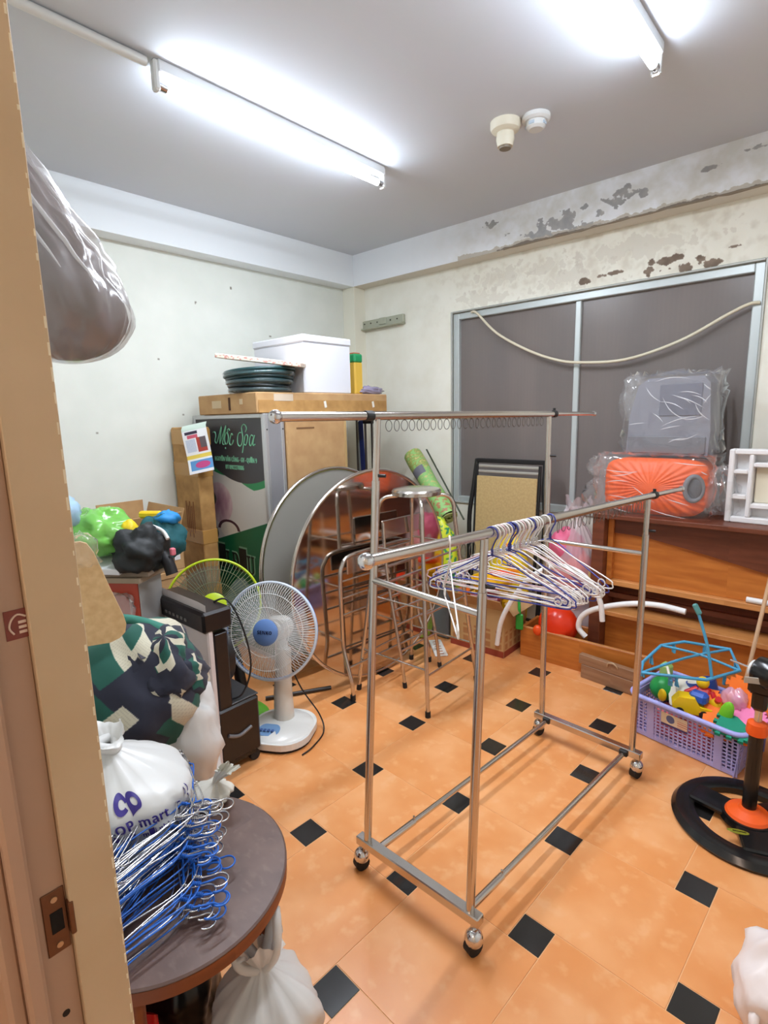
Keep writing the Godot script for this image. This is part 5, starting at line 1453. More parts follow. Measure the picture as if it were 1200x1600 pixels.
	for sx in [-1, 1]:
		part("side_rail", MB.new().tube(curve([Vector3(sx * 0.27, 0.01, 0.1), Vector3(sx * 0.275, 0.4, 0.07), Vector3(sx * 0.285, 0.75, 0.05), Vector3(sx * 0.265, 0.95, 0.03), Vector3(sx * 0.255, 1.15, 0.0)], 5), 0.016, 8), blk, c)
		part("inner_rail", MB.new().bar(Vector3(sx * 0.235, 0.3, 0.085), Vector3(sx * 0.235, 1.12, 0.03), 0.011, 8), blk, c)
	part("top_rail", MB.new().box(Vector3(0, 1.14, 0.003), Vector3(0.52, 0.03, 0.026), 0.006), blk, c)
	part("steel_strip", MB.new().box(Vector3(0, 1.105, 0.022), Vector3(0.46, 0.018, 0.014), 0.004), mat(c8(206, 204, 196), 0.3, 0.6), c)
	part("steel_strip", MB.new().box(Vector3(0, 1.068, 0.026), Vector3(0.46, 0.018, 0.014), 0.004), mat(c8(206, 204, 196), 0.3, 0.6), c)
	part("mesh_seat", MB.new().box(Vector3(0, 0.68, 0.068), Vector3(0.45, 0.72, 0.01), 0.003, Basis(Vector3(1, 0, 0), -0.062)), mat(Color.WHITE, 0.7, 0.0, mottle(128, 195, 0.12, c8(176, 150, 100), c8(196, 170, 120)), 3.0), c)
	part("bottom_rail", MB.new().bar(Vector3(-0.27, 0.1, 0.095), Vector3(0.27, 0.1, 0.095), 0.011, 8), blk, c)

# ---- toys
func build_toys() -> void:
	# carton of toys
	var t := thing("toy_carton", "open cardboard carton of toys with printed red base before the window", "box", Vector3(1.5, 0, 0.395), 0.02)
	var pr := paint(128, 64, func(u, v):
		var c := c8(196, 158, 106)
		if v > 0.86: c = c8(150, 62, 40)
		elif v > 0.45 and fmod(u * 5.0, 1.0) > 0.25 and fmod(u * 5.0, 1.0) < 0.8 and fmod(v * 6.0, 1.0) > 0.3: c = c8(176, 122, 74)
		return c)
	var pm := mat(Color.WHITE, 0.8, 0.0, pr)
	part("front", MB.new().span(Vector3(-0.19, 0, 0.135), Vector3(0.19, 0.3, 0.14), 0.001), pm, t)
	part("front_print", sheet(Vector3(-0.19, 0.3, 0.1405), Vector3(0.38, 0, 0), Vector3(0, -0.3, 0)), pm, t)
	part("back", MB.new().span(Vector3(-0.19, 0, -0.14), Vector3(0.19, 0.3, -0.135), 0.001), card, t)
	for sx in [-1, 1]: part("side", MB.new().box(Vector3(sx * 0.1875, 0.15, 0), Vector3(0.005, 0.3, 0.27), 0.001), card, t)
	part("side_print", sheet(Vector3(0.1905, 0.3, 0.135), Vector3(0, 0, -0.27), Vector3(0, -0.3, 0)), pm, t)
	part("bottom", MB.new().box(Vector3(0, 0.004, 0), Vector3(0.37, 0.006, 0.265), 0.001), card, t)
	part("flap", MB.new().box(Vector3(0, 0.335, 0.165), Vector3(0.38, 0.09, 0.004), 0.001, Basis(Vector3(1, 0, 0), 0.62)), card, t)
	part("flap", MB.new().box(Vector3(0.215, 0.31, 0.0), Vector3(0.004, 0.09, 0.26), 0.001, Basis(Vector3(0, 0, 1), -2.4)), card, t)
	var X := t.position
	var blk := func(called: String, label: String, mb: MB, m: Material, at: Vector3, yaw := 0.0) -> void:
		one(called, mb, m, label, "toy", at, yawb(yaw))
	blk.call("toy_tray", "yellow toy tray in the toy carton", MB.new().lathe([Vector2(0, 0), Vector2(0.1, 0), Vector2(0.13, 0.1), Vector2(0.125, 0.1), Vector2(0.095, 0.01), Vector2(0, 0.01)], 24), mat(c8(240, 190, 20), 0.35), X + Vector3(0.0, 0.33, -0.04), 0.0)
	blk.call("toy_block", "large yellow toy block filling the toy carton", MB.new().box(Vector3(0, 0.15, 0), Vector3(0.34, 0.3, 0.1), 0.02), mat(c8(232, 170, 20), 0.4), X + Vector3(0, 0.012, -0.08))
	blk.call("toy_cup", "orange toy cup in the toy carton", MB.new().lathe([Vector2(0, 0), Vector2(0.03, 0), Vector2(0.04, 0.08), Vector2(0.036, 0.08), Vector2(0.027, 0.006), Vector2(0, 0.006)], 20), mat(c8(240, 120, 40), 0.4), X + Vector3(-0.13, 0.28, 0.08))
	blk.call("toy_ring", "red-orange toy ring lying on the yellow toys", MB.new().tube(circle(Vector3(0, 0.02, 0), 0.06, Vector3(1, 0, 0), Vector3(0, 0.2, 1), 24), 0.017, 8, true), mat(c8(232, 60, 30), 0.35), X + Vector3(0.08, 0.45, -0.03))
	blk.call("toy_truck", "dark red and grey toy truck in the toy carton", MB.new().box(Vector3(0, 0.04, 0), Vector3(0.2, 0.08, 0.08), 0.015).box(Vector3(0.05, 0.1, 0), Vector3(0.07, 0.05, 0.07), 0.012), mat(c8(120, 30, 40), 0.4), X + Vector3(0.02, 0.27, 0.07), 0.3)
	blk.call("toy_shovel", "green toy shovel hanging over the toy carton's corner", MB.new().box(Vector3(0, -0.05, 0), Vector3(0.045, 0.1, 0.012), 0.006).bar(Vector3(0, 0, 0), Vector3(-0.01, 0.1, -0.02), 0.009), mat(c8(40, 160, 60), 0.35), Vector3(1.745, 0.27, 0.44), 0.3)
	# red balls and other toys in the drawer
	var ball := thing("red_toy_ball", "large glossy red-orange toy ball in the wooden drawer", "toy", Vector3(1.93, 0.0205, 0.31))
	part("shell", MB.new().ball(Vector3(0, 0.19, 0), Vector3(0.118, 0.115, 0.1), 28), mat(c8(232, 56, 22), 0.25), ball)
	part("foot", MB.new().lathe([Vector2(0, 0), Vector2(0.06, 0), Vector2(0.05, 0.05), Vector2(0.07, 0.1), Vector2(0, 0.1)], 20), mat(c8(216, 44, 24), 0.3), ball)
	part("nose", MB.new().ball(Vector3(-0.075, 0.17, 0.115), Vector3(0.028, 0.032, 0.024), 14), mat(c8(240, 84, 26), 0.3), ball)
	# clear bag of pink and red toys behind the drawer
	var cb := thing("clear_toy_bag", "large clear bag of pink and red toys behind the hangers", "bag", Vector3(1.92, 0, 0.05))
	part("red_content", lump(Vector3(0.13, 0.2, 0.1), 201, 0.2), mat(c8(224, 48, 40), 0.35), cb, Vector3(-0.02, 0.42, 0.01))
	part("pink_content", lump(Vector3(0.11, 0.13, 0.09), 202, 0.25), mat(c8(224, 104, 140), 0.4), cb, Vector3(-0.07, 0.62, 0.0))
	part("yellow_content", lump(Vector3(0.06, 0.1, 0.05), 203, 0.2), mat(c8(226, 200, 40), 0.4), cb, Vector3(0.12, 0.42, 0.02))
	part("base_content", lump(Vector3(0.13, 0.15, 0.1), 204, 0.2), mat(c8(180, 160, 150), 0.5), cb, Vector3(0, 0.135, 0.0))
	part("film", sack(0.18, 0.125, 0.9, 205, 0.9, 0.16), film(Color(0.94, 0.86, 0.88, 0.36), 0.14), cb)
	# white hose pieces
	var hose := mat(c8(240, 240, 240), 0.4)
	one("white_hose", MB.new().tube(curve([Vector3(2.112, 0.19, 0.345), Vector3(2.069, 0.235, 0.345), Vector3(2.088, 0.31, 0.345), Vector3(2.169, 0.371, 0.34), Vector3(2.338, 0.434, 0.335), Vector3(2.48, 0.455, 0.33), Vector3(2.606, 0.449, 0.33)], 8), 0.0155, 12), hose, "white hose piece curving out of the drawer along the cabinet", "hose")
	one("white_hose", MB.new().tube(curve([Vector3(1.673, 0.1, 0.575), Vector3(1.7, 0.25, 0.58), Vector3(1.76, 0.39, 0.57), Vector3(1.86, 0.54, 0.55), Vector3(2.0, 0.63, 0.52), Vector3(2.14, 0.6, 0.5), Vector3(2.225, 0.48, 0.48), Vector3(2.245, 0.355, 0.47)], 8), 0.014, 12), hose, "white hose arching over the toys behind the hangers", "hose")
	one("wooden_stick", MB.new().bar(Vector3(2.87, 0.0, 0.36), Vector3(2.94, 0.72, 0.3), 0.009, 8), mat(c8(222, 186, 150), 0.5), "pale wooden stick leaning on the cabinet at the right", "stick")
	one("white_hose", MB.new().bar(Vector3(2.84, 0.5305, 0.205), Vector3(3.1, 0.5305, 0.215), 0.0145, 12), hose, "short white hose end lying on the cabinet shelf at right", "hose")
	# laundry basket with toys
	var B := thing("laundry_basket", "lavender perforated plastic basket full of toys", "basket", Vector3(2.775, 0, 0.735), -0.2)
	var lav := mat(c8(176, 172, 232), 0.4)
	var L := 0.42
	var D := 0.29
	var Hh := 0.195
	var side_mesh := func(len: float) -> MB:
		# vertical slats, cross slats and two solid posts make the square holes
		var m := MB.new()
		var n := int(len / 0.019)
		for k in n + 1: m.box(Vector3(-len / 2 + len * k / n, Hh / 2, 0), Vector3(0.0065, Hh, 0.004), 0.0)
		for k in 10: m.box(Vector3(0, 0.022 + k * 0.0165, 0), Vector3(len, 0.0052, 0.0036), 0.0)
		for x in [-len * 0.33, len * 0.33]: m.box(Vector3(x, Hh / 2, 0.001), Vector3(0.032, Hh, 0.006), 0.001)
		m.box(Vector3(0, 0.009, 0), Vector3(len, 0.018, 0.005), 0.001)
		m.box(Vector3(0, Hh - 0.01, 0), Vector3(len, 0.02, 0.005), 0.001)
		return m
	var tilt := 0.09
	var sl: MB = side_mesh.call(L)
	var ss: MB = side_mesh.call(D)
	part("long_wall", sl, lav, B, Vector3(0, 0.004, D / 2 - 0.008), Basis(Vector3(1, 0, 0), tilt))
	part("long_wall", sl, lav, B, Vector3(0, 0.004, -D / 2 + 0.008), Basis(Vector3.UP, PI) * Basis(Vector3(1, 0, 0), tilt))
	part("short_wall", ss, lav, B, Vector3(L / 2 - 0.008, 0.004, 0), Basis(Vector3.UP, PI / 2) * Basis(Vector3(1, 0, 0), tilt))
	part("short_wall", ss, lav, B, Vector3(-L / 2 + 0.008, 0.004, 0), Basis(Vector3.UP, -PI / 2) * Basis(Vector3(1, 0, 0), tilt))
	part("bottom", MB.new().box(Vector3(0, 0.005, 0), Vector3(L - 0.02, 0.008, D - 0.02), 0.002), lav, B)
	var rp := rrect(L + 0.05, D + 0.05, 0.05, 6)
	var rim := []
	for q in rp: rim.append(Vector3(q.x, 0.2, q.y))
	part("rim", MB.new().tube(rim, 0.011, 8, true), mat(c8(172, 174, 240), 0.38), B)
	var lblt := paint(64, 48, func(u, v):
		var c := c8(232, 216, 190)
		if Vector2((u - 0.36) / 0.16, (v - 0.4) / 0.3).length() < 1.0: c = c8(92, 104, 150)
		if v > 0.84: c = c8(70, 60, 120)
		if u > 0.62 and fmod(v * 6.0, 1.0) > 0.55 and v > 0.3 and v < 0.8: c = c8(214, 140, 120)
		return c)
	var lp := part("paper_label", MB.new().panel(Transform3D(Basis(Vector3(1, 0, 0), tilt), Vector3(-0.035, 0.135, D / 2 + 0.009)), 0.11, 0.062), mat(Color.WHITE, 0.5, 0.0, lblt), B)
	lp.set_meta("label", "printed paper label")
	var O := B.position
	var yb := yawb(-0.2)
	var toy := func(called: String, label: String, at: Vector3) -> Node3D:
		var n := thing(called, label, "toy", O + yb * at, -0.2)
		return n
	var red := mat(c8(206, 30, 40), 0.35)
	var yel := mat(c8(246, 206, 20), 0.4)
	var blu := mat(c8(40, 90, 190), 0.4)
	var grn := mat(c8(30, 150, 70), 0.4)
	var lim := mat(c8(120, 200, 40), 0.4)
	var org := mat(c8(250, 120, 30), 0.7)
	var pnk := mat(c8(240, 130, 180), 0.7)
	var tea := mat(c8(20, 140, 110), 0.7)
	var wht := mat(c8(232, 228, 214), 0.5)
	# pink and red foam filling seen through the holes
	var n1: Node3D = toy.call("foam_block", "pink foam block seen through the basket holes", Vector3(-0.03, 0.012, 0.05))
	part("block", MB.new().box(Vector3(0, 0.065, 0), Vector3(0.24, 0.12, 0.1), 0.012), mat(c8(236, 108, 118), 0.6), n1)
	n1 = toy.call("foam_block", "dark foam block at the back of the basket", Vector3(0, 0.012, -0.06))
	part("block", MB.new().box(Vector3(0, 0.065, 0), Vector3(0.34, 0.12, 0.1), 0.012), mat(c8(52, 52, 90), 0.6), n1)
	n1 = toy.call("toy_ball", "green and yellow toy ball at the basket's left end", Vector3(-0.15, 0.15, 0.03))
	part("shell", MB.new().ball(Vector3(0, 0.055, 0), Vector3(0.055, 0.055, 0.05), 20), grn, n1)
	part("spot", MB.new().ball(Vector3(0.02, 0.045, 0.043), Vector3(0.02, 0.03, 0.01), 14), yel, n1)
	n1 = toy.call("toy_spatula", "cream plastic spatula lying across the basket toys", Vector3(-0.09, 0.21, 0.06))
	part("blade", MB.new().prism(rrect(0.035, 0.1, 0.016), 0.008), wht, n1, Vector3.ZERO, Basis(Vector3(0, 0, 1), 0.5) * Basis(Vector3(1, 0, 0), -0.6))
	part("stem", MB.new().bar(Vector3(-0.02, 0.04, -0.02), Vector3(-0.06, 0.09, -0.06), 0.006), wht, n1)
	n1 = toy.call("toy_car", "yellow and blue toy car at the basket's front rim", Vector3(0.0, 0.16, 0.085))
	part("body", MB.new().prism(PackedVector2Array([Vector2(-0.07, 0), Vector2(0.07, 0), Vector2(0.075, 0.03), Vector2(0.03, 0.035), Vector2(0.01, 0.07), Vector2(-0.05, 0.07), Vector2(-0.075, 0.035)]), 0.06), yel, n1, Vector3(0, 0.02, 0), Basis(Vector3.UP, 0.5))
	part("roof", MB.new().box(Vector3(0.02, 0.085, -0.02), Vector3(0.07, 0.05, 0.05), 0.012), blu, n1)
	for k in 4: part("wheel", MB.new().bar(Vector3(-0.045 if k < 2 else 0.045, 0.025, -0.034 if k % 2 == 0 else 0.024), Vector3(-0.045 if k < 2 else 0.045, 0.025, -0.024 if k % 2 == 0 else 0.036), 0.018, 14), rubber, n1, Vector3.ZERO, Basis(Vector3.UP, 0.5))
	n1 = toy.call("toy_robot", "red toy figure with a yellow helmet in the basket", Vector3(0.015, 0.17, 0.0))
	part("torso", MB.new().box(Vector3(0, 0.05, 0), Vector3(0.07, 0.09, 0.05), 0.016), red, n1)
	part("head", MB.new().ball(Vector3(-0.01, 0.115, 0), Vector3(0.026, 0.026, 0.026), 16), yel, n1)
	part("arm", MB.new().tube([Vector3(0.03, 0.08, 0), Vector3(0.06, 0.06, 0.03), Vector3(0.075, 0.09, 0.05)], 0.013, 8), red, n1)
	part("arm", MB.new().tube([Vector3(-0.03, 0.08, 0), Vector3(-0.06, 0.06, 0.03), Vector3(-0.06, 0.03, 0.05)], 0.013, 8), red, n1)
	part("button", MB.new().ball(Vector3(0.0, 0.04, 0.03), Vector3(0.01, 0.01, 0.006), 10), wht, n1)
	n1 = toy.call("toy_cup", "small yellow toy cup beside the red figure", Vector3(0.09, 0.2, 0.03))
	part("cup", MB.new().lathe([Vector2(0, 0), Vector2(0.02, 0), Vector2(0.025, 0.045), Vector2(0.022, 0.045), Vector2(0.017, 0.004), Vector2(0, 0.004)], 18), yel, n1, Vector3(0, 0.01, 0), Basis(Vector3(0, 0, 1), 0.8))
	n1 = toy.call("toy_leaf", "lime green leaf-shaped toy standing in the basket", Vector3(0.115, 0.16, 0.075))
	part("leaf", MB.new().ball(Vector3(0, 0.065, 0), Vector3(0.026, 0.058, 0.014), 18), lim, n1, Vector3.ZERO, Basis(Vector3(0, 0, 1), -0.25))
	part("stalk", MB.new().bar(Vector3(0, 0.0, 0), Vector3(0, 0.03, 0), 0.005), lim, n1)
	n1 = toy.call("toy_bucket", "blue toy bucket under the blue clip hanger", Vector3(0.0, 0.16, -0.085))
	part("bucket", MB.new().lathe([Vector2(0, 0), Vector2(0.05, 0), Vector2(0.062, 0.1), Vector2(0.057, 0.1), Vector2(0.045, 0.006), Vector2(0, 0.006)], 24), blu, n1, Vector3.ZERO, Basis(Vector3(0, 0, 1), 0.4))
	n1 = toy.call("toy_plate", "white toy plate with print under the blue clip hanger", Vector3(-0.08, 0.215, -0.05))
	part("plate", MB.new().lathe([Vector2(0, 0), Vector2(0.045, 0.0), Vector2(0.06, 0.01), Vector2(0, 0.006)], 24), wht, n1, Vector3.ZERO, Basis(Vector3(0, 0, 1), 0.25) * Basis(Vector3(1, 0, 0), 0.3))
	n1 = toy.call("toy_block_stack", "pale green toy block at the basket's back corner", Vector3(-0.19, 0.17, -0.08))
	part("block", MB.new().box(Vector3(0, 0.06, 0), Vector3(0.05, 0.1, 0.05), 0.012), mat(c8(160, 196, 110), 0.4), n1)
	# jigsaw foam mats: outline with tabs
	var jig := func(w: float, h: float, amp: float) -> PackedVector2Array:
		var p := PackedVector2Array()
		var side4 := [[Vector2(-w / 2, -h / 2), Vector2(w / 2, -h / 2)], [Vector2(w / 2, -h / 2), Vector2(w / 2, h / 2)], [Vector2(w / 2, h / 2), Vector2(-w / 2, h / 2)], [Vector2(-w / 2, h / 2), Vector2(-w / 2, -h / 2)]]
		for q in side4:
			var a: Vector2 = q[0]
			var b: Vector2 = q[1]
			var nn := Vector2(b.y - a.y, a.x - b.x).normalized()
			for k in 3:
				var f := k / 3.0
				p.append(a.lerp(b, f))
				p.append(a.lerp(b, f + 0.11))
				p.append(a.lerp(b, f + 0.08) + nn * amp)
				p.append(a.lerp(b, f + 0.25) + nn * amp)
				p.append(a.lerp(b, f + 0.22))
		return p
	for q in [["orange", org, Vector3(0.14, 0.205, 0.055), Vector3(-1.0, 0.2, 0.1), 0.19, "lying over the basket's right half"], ["orange", org, Vector3(0.17, 0.25, -0.04), Vector3(-0.5, 0.5, -0.2), 0.16, "standing at the basket's back right"], ["pink", pnk, Vector3(0.19, 0.215, 0.06), Vector3(-1.1, -0.3, 0.1), 0.12, "half under the orange one"], ["teal", tea, Vector3(0.18, 0.2, 0.115), Vector3(-1.35, 0.1, 0.0), 0.12, "at the basket's front right rim"]]:
		var jm: Node3D = toy.call("foam_mat_piece", "%s jigsaw foam mat piece %s" % [q[0], q[5]], q[2])
		var ro: Vector3 = q[3]
		part("mat", MB.new().prism(jig.call(q[4], q[4], 0.014), 0.012), q[1], jm, Vector3.ZERO, Basis(Vector3.UP, ro.y) * Basis(Vector3(1, 0, 0), ro.x) * Basis(Vector3(0, 0, 1), ro.z))
	n1 = toy.call("pink_film_bag", "small clear bag with a pink toy in the basket", Vector3(0.13, 0.215, 0.0))
	part("bag", lump(Vector3(0.045, 0.05, 0.04), 221, 0.4, 2.0, 24), film(Color(0.95, 0.75, 0.85, 0.55), 0.12), n1, Vector3(0, 0.04, 0))
	part("toy", MB.new().ball(Vector3(0.01, 0.04, 0), Vector3(0.022, 0.03, 0.02), 12), pnk, n1)
	# sky blue clip hanger lying on the toys
	var ch := thing("clip_hanger", "sky blue plastic clip hanger lying on the basket toys", "clip hanger", Vector3(2.74, 0.315, 0.7))
	var sky := mat(c8(76, 160, 200), 0.35)
	var oc := -ch.position
	var fp := [Vector3(2.575, 0.33, 0.9), Vector3(2.80, 0.325, 0.79), Vector3(2.895, 0.335, 0.63), Vector3(2.83, 0.36, 0.47), Vector3(2.65, 0.365, 0.52), Vector3(2.575, 0.36, 0.62), Vector3(2.55, 0.335, 0.8)]
	var fpo := []
	for q in fp: fpo.append(q + oc)
	part("frame", MB.new().tube(fpo, 0.0072, 8, true), sky, ch)
	part("cross_arm", MB.new().tube(curve([fpo[0], (fpo[0] + fpo[3]) * 0.5 + Vector3(0, 0.015, 0), fpo[3]], 6), 0.006, 8), sky, ch)
	part("cross_arm", MB.new().tube(curve([fpo[5], (fpo[5] + fpo[2]) * 0.5 + Vector3(0, 0.015, 0), fpo[2]], 6), 0.006, 8), sky, ch)
	part("hook_rod", MB.new().tube(curve([Vector3(2.815, 0.33, 0.76) + oc, Vector3(2.79, 0.45, 0.75) + oc, Vector3(2.765, 0.53, 0.745) + oc, Vector3(2.745, 0.59, 0.745) + oc, Vector3(2.735, 0.625, 0.745) + oc], 5), 0.0065, 8), sky, ch)
	part("hook_tip", MB.new().box(Vector3(2.737, 0.612, 0.745) + oc, Vector3(0.022, 0.05, 0.016), 0.005, Basis(Vector3(0, 0, 1), 0.5)), mat(c8(84, 150, 150), 0.4), ch)
	for k in 8:
		var e: Vector3 = fpo[k % 7].lerp(fpo[(k + 1) % 7], 0.45 + 0.1 * (k % 2))
		var cp := part("clip", MB.new().box(e + Vector3(0, -0.024, 0), Vector3(0.014, 0.042, 0.008), 0.002, yawb(k * 0.8)), sky, ch)
		part("clip_jaw", MB.new().box(e + Vector3(0.006, -0.03, 0.004), Vector3(0.012, 0.034, 0.006), 0.002, yawb(k * 0.8) * Basis(Vector3(1, 0, 0), 0.3)), sky, cp)
	# dark bag with foam behind the pedestal fan
	var db := thing("dark_bag", "dark bag topped with pink and teal foam behind the pedestal fan", "bag", Vector3(3.2, 0, 0.8))
	part("body", lump(Vector3(0.13, 0.12, 0.13), 231, 0.2), mat(c8(34, 22, 26), 0.6), db, Vector3(0.0, 0.104, 0))
	part("pink_foam", MB.new().box(Vector3(-0.04, 0.215, 0.02), Vector3(0.2, 0.03, 0.2), 0.005), pnk, db)
	part("teal_foam", MB.new().box(Vector3(-0.04, 0.246, 0.01), Vector3(0.2, 0.028, 0.2), 0.005), tea, db)

# ---- bags, bedding and clothes on the left
func build_soft_things() -> void:
	# white sack on the floor carrying the patterned bedding
	var s := thing("white_sack", "large white plastic sack under the patterned bedding", "bag", Vector3(1.53, 0, 2.585))
	part("body", lump(Vector3(0.235, 0.22, 0.22), 241, 0.16, 1.4, 48), bag_white, s, Vector3(0, 0.19, 0))
	part("torn_side", lump(Vector3(0.1, 0.19, 0.1), 242, 0.25, 1.8, 32), bag_white, s, Vector3(0.13, 0.45, -0.07))
	var qt := paint(384, 384, func(u, v):
		var c := c8(36, 38, 54)
		var p := Vector2(u * 1.6, v).rotated(0.7) * 5.2
		var a := fposmod(p.x, 2.2)
		var b := fposmod(p.y + floorf(p.x / 2.2) * 0.7, 2.6)
		if a < 0.42 and b < 1.5: c = c8(206, 200, 178) if fposmod(b * 16.0, 1.0) > 0.12 else c8(176, 168, 150)
		elif a < 1.0 and b < 1.2: c = c8(28, 86, 74)
		elif b > 1.7 and b < 2.1 and a > 0.9: c = c8(206, 200, 178) if fposmod(a * 16.0, 1.0) > 0.12 else c8(176, 168, 150)
		elif b > 2.1 and a > 1.1: c = c8(28, 86, 74)
		return c)
	var q := thing("bedding_bundle", "navy, green and cream patterned bedding bundle behind the white bag", "bedding", Vector3(1.53, 0.43, 2.61))
	var qm := mat(Color.WHITE, 0.85, 0.0, qt)
	qm.rim_enabled = true
	qm.rim = 0.2
	part("bundle", lump(Vector3(0.225, 0.23, 0.21), 251, 0.14, 1.3, 56), qm, q, Vector3(0, 0.18, 0))
	part("fold", lump(Vector3(0.125, 0.1, 0.105), 252, 0.35, 1.4, 40), qm, q, Vector3(0.1, 0.285, -0.03), Basis(Vector3(0, 0, 1), -0.5))
	part("fold", lump(Vector3(0.07, 0.09, 0.075), 253, 0.3, 1.4, 32), qm, q, Vector3(0.15, 0.24, -0.075), Basis(Vector3(1, 0, 0), 0.8))
	part("green_edge", MB.new().tube(curve([Vector3(-0.12, 0.4, 0.08), Vector3(-0.02, 0.415, 0.02), Vector3(0.06, 0.395, -0.04), Vector3(0.12, 0.35, -0.09)], 6), 0.018, 8), mat(c8(60, 128, 112), 0.85), q)
	part("tag", MB.new().box(Vector3(0.14, 0.355, 0.03), Vector3(0.05, 0.003, 0.03), 0.0005, Basis(Vector3(0, 0, 1), -0.6)), mat(c8(40, 36, 50), 0.6), q)
	# board with a rounded end leaning behind the door frame
	var bt := mottle(128, 261, 0.05, c8(196, 158, 108), c8(216, 182, 132))
	var k := 1.55 / 850.0
	var poly := PackedVector2Array()
	for e in [[-62, 84], [-10, 82], [-2, 78], [6, 62], [20, 5], [34, -46], [36, -60], [33, -72], [24, -80], [10, -84], [-62, -80]]: poly.append(Vector2(e[0] * k, e[1] * k))
	var bd := thing("tan_board", "tan wood-grain board with a rounded end behind the door frame", "board", Vector3(1.624, 0.985, 2.733))
	bd.basis = facing(Vector3(0.94, 0.05, 0.35)) * Basis(Vector3(0, 0, 1), 0.03)
	part("slab", MB.new().prism(poly, 0.016), mat(Color.WHITE, 0.5, 0.0, bt, 5.0), bd)
	part("plastic_wrap", lump(Vector3(0.045, 0.05, 0.02), 262, 0.4, 2.0, 24), clear_film, bd, Vector3(-0.02, 0.12, 0.006))
	# bag on a wall hook behind the door frame
	var hb := thing("hanging_bag", "translucent bag of dark brown clothes hanging near the ceiling at left", "bag", Vector3(1.98, 1.56, 2.85))
	var zb := noise(271, 1.2, 3)
	var milk := film(Color(0.86, 0.84, 0.84, 0.26), 0.22)
	var top := Vector3(-0.14, 0.51, 0.06)
	var bag_shape := func(u: float, v: float, k: float) -> Vector3:
		var th := u * TAU
		var r := 0.0
		var y := 0.0
		if v < 0.25:
			r = sin(v / 0.25 * PI * 0.5)
			y = 0.13 * (1.0 - cos(v / 0.25 * PI * 0.5))
		else:
			r = lerpf(1.0, 0.2, pow((v - 0.25) / 0.75, 1.25))
			y = 0.13 + 0.4 * (v - 0.25) / 0.75
		var up := smoothstep(0.15, 0.6, v)
		# pleats run up towards the tied handles; below, sharp dents where the film lies slack
		var pl := 0.5 - absf(sin(th * 4.5 + y * 5.0 + 1.2 * zb.get_noise_2d(th, y * 4.0))) + 0.5 * (0.5 - absf(sin(th * 8.0 - y * 7.0)))
		var f := 0.02 + zb.get_noise_3d(cos(th) * 0.8, y * 3.0, sin(th) * 0.8) * 0.2 - 0.12 * absf(zb.get_noise_3d(cos(th) * 1.5 + 9.0, y * 6.0, sin(th) * 1.5)) + up * 0.16 * pl
		r *= (1.0 + f * (1.0 if k > 0.99 else 0.7)) * k
		var c := Vector3.ZERO.lerp(Vector3(top.x, 0, top.z), smoothstep(0.1, 1.0, y / 0.53))
		return c + Vector3(cos(th) * r * 0.15, 0.02 + (y - 0.1) * (1.0 if k > 0.99 else 0.94) + 0.1, sin(th) * r * 0.14)
	var clothes_tex := mottle(128, 275, 0.012, c8(58, 40, 36), c8(112, 92, 88), 2)
	part("film", MB.new().grid(110, 48, func(u, v): return bag_shape.call(u, v, 1.0), true), milk, hb)
	part("brown_clothes", MB.new().grid(60, 30, func(u, v): return bag_shape.call(u, v, 0.9), true), mat(Color.WHITE, 0.9, 0.0, clothes_tex, 2.2), hb)
	var ridge_film := film(Color(0.93, 0.92, 0.92, 0.45), 0.25)
	for e in [[0.04, 0.3, 0.95, 0.05], [0.1, 0.2, 0.9, -0.04], [0.15, 0.35, 0.97, 0.05], [0.26, 0.3, 0.95, -0.05], [0.31, 0.4, 0.9, 0.06], [0.98, 0.25, 0.92, 0.05], [0.93, 0.3, 0.8, -0.05]]:
		var fp := []
		var fr := []
		for j in 14:
			var q2 := j / 13.0
			fp.append(bag_shape.call(fposmod(e[0] + e[3] * sin(q2 * 2.2), 1.0), lerpf(e[1], e[2], q2), 1.0))
			fr.append(0.001 + 0.0042 * sin(q2 * PI) + 0.001 * sin(q2 * 9.0))
		part("fold_ridge", MB.new().tube(fp, fr, 6), ridge_film, hb)
	part("print_ring", MB.new().tube(circle(Vector3(-0.02, 0.17, 0.134), 0.02, Vector3(0.9, 0, -0.1), Vector3(0, 1, 0), 18), 0.006, 6, true), mat(c8(52, 20, 30), 0.5), hb)
	part("handle", MB.new().tube(curve([Vector3(-0.13, 0.52, 0.06), Vector3(-0.15, 0.58, 0.12), Vector3(-0.16, 0.62, 0.2), Vector3(-0.16, 0.63, 0.25)], 5), 0.014, 8), milk, hb)
	var hk := thing("wall_hook", "metal hook on the door wall carrying the hanging bag", "hook", Vector3(1.82, 2.19, 3.125))
	part("plate", MB.new().box(Vector3(0, 0, -0.004), Vector3(0.03, 0.06, 0.008), 0.002), chrome, hk)
	part("prong", MB.new().tube(curve([Vector3(0, -0.01, -0.008), Vector3(0, -0.02, -0.03), Vector3(0, -0.005, -0.045)], 4), 0.004, 6), chrome, hk)
	# green bag and clothes on the boards
	var gb := thing("green_plastic_bag", "bright green translucent plastic bag on the white paper pad", "bag", Vector3(0.93, 0.93, 2.46))
	part("film", lump(Vector3(0.14, 0.1, 0.13), 281, 0.3, 1.8, 44), film(Color(0.5, 0.82, 0.36, 0.72), 0.2), gb, Vector3(0, 0.088, 0))
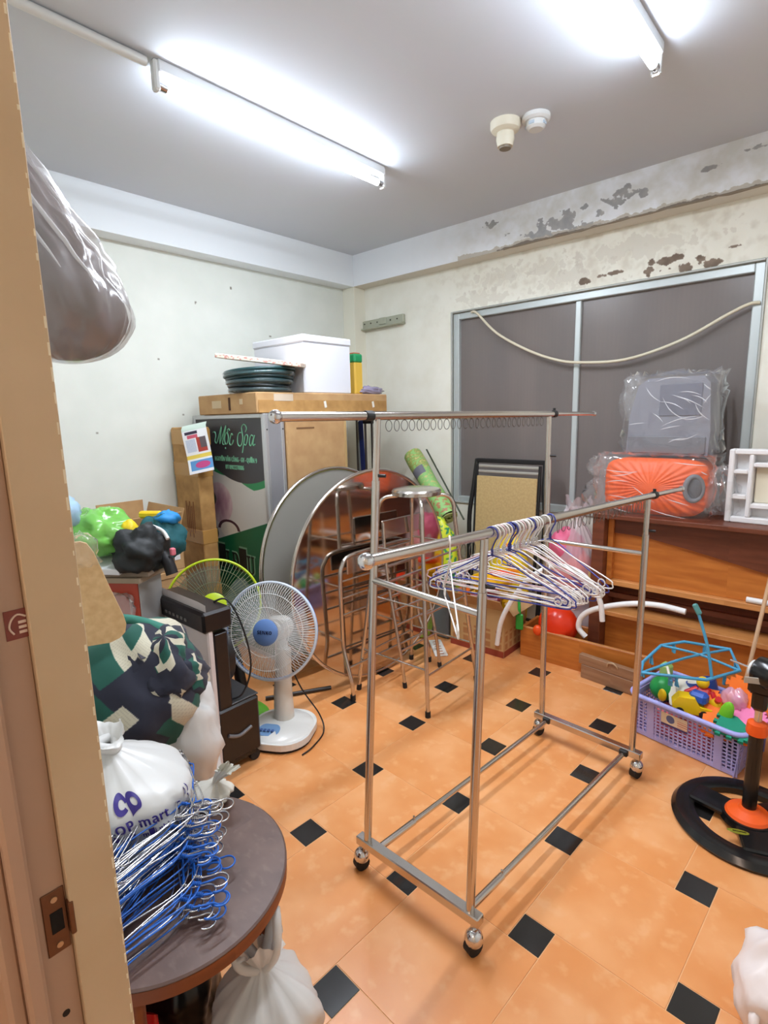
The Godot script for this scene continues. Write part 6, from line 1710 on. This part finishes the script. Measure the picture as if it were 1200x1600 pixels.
	part("content", lump(Vector3(0.1, 0.07, 0.09), 282, 0.2, 1.5, 28), mat(c8(196, 208, 140), 0.6), gb, Vector3(0.02, 0.075, -0.02))
	part("yellow_patch", lump(Vector3(0.035, 0.045, 0.035), 283, 0.2, 1.5, 20), mat(c8(236, 206, 30), 0.5), gb, Vector3(0.11, 0.1, -0.08))
	var bc := thing("black_clothes", "crumpled black clothes beside the green bag", "clothes", Vector3(1.115, 0.9, 2.375))
	part("cloth", lump(Vector3(0.095, 0.095, 0.1), 291, 0.4, 1.3, 44), mat(c8(24, 28, 30), 0.6), bc, Vector3(0, 0.055, 0))
	part("sleeve", MB.new().tube(curve([Vector3(0.03, 0.04, -0.06), Vector3(0.07, 0.01, -0.07), Vector3(0.09, -0.04, -0.075)], 5), 0.024, 10), mat(c8(18, 16, 20), 0.6), bc)
	part("white_strap", MB.new().tube(curve([Vector3(0.0, 0.15, -0.05), Vector3(0.04, 0.13, -0.075), Vector3(0.07, 0.1, -0.08)], 5), 0.008, 6), mat(c8(230, 228, 224), 0.6), bc)
	part("pink_label", MB.new().box(Vector3(0.09, 0.05, -0.085), Vector3(0.02, 0.03, 0.02), 0.004), mat(c8(224, 120, 136), 0.6), bc)
	var tc := thing("teal_clothes", "teal and blue clothes behind the black ones", "clothes", Vector3(1.04, 0.9, 2.25))
	part("cloth", lump(Vector3(0.09, 0.1, 0.09), 301, 0.3, 1.6, 36), mat(c8(16, 84, 92), 0.7), tc, Vector3(0.0, 0.07, 0))
	part("blue_piece", lump(Vector3(0.05, 0.03, 0.05), 302, 0.3, 1.6, 24), mat(c8(24, 130, 196), 0.6), tc, Vector3(0.02, 0.16, -0.02))
	part("yellow_piece", MB.new().box(Vector3(-0.04, 0.175, 0.02), Vector3(0.1, 0.03, 0.03), 0.008, yawb(0.6)), mat(c8(240, 200, 30), 0.5), tc)
	one("pale_blue_bag", lump(Vector3(0.08, 0.07, 0.08), 311, 0.3, 1.6, 28), film(Color(0.7, 0.84, 0.94, 0.8), 0.3), "pale blue plastic bag seen above the switch box", "bag", Vector3(1.0, 1.14, 2.62))
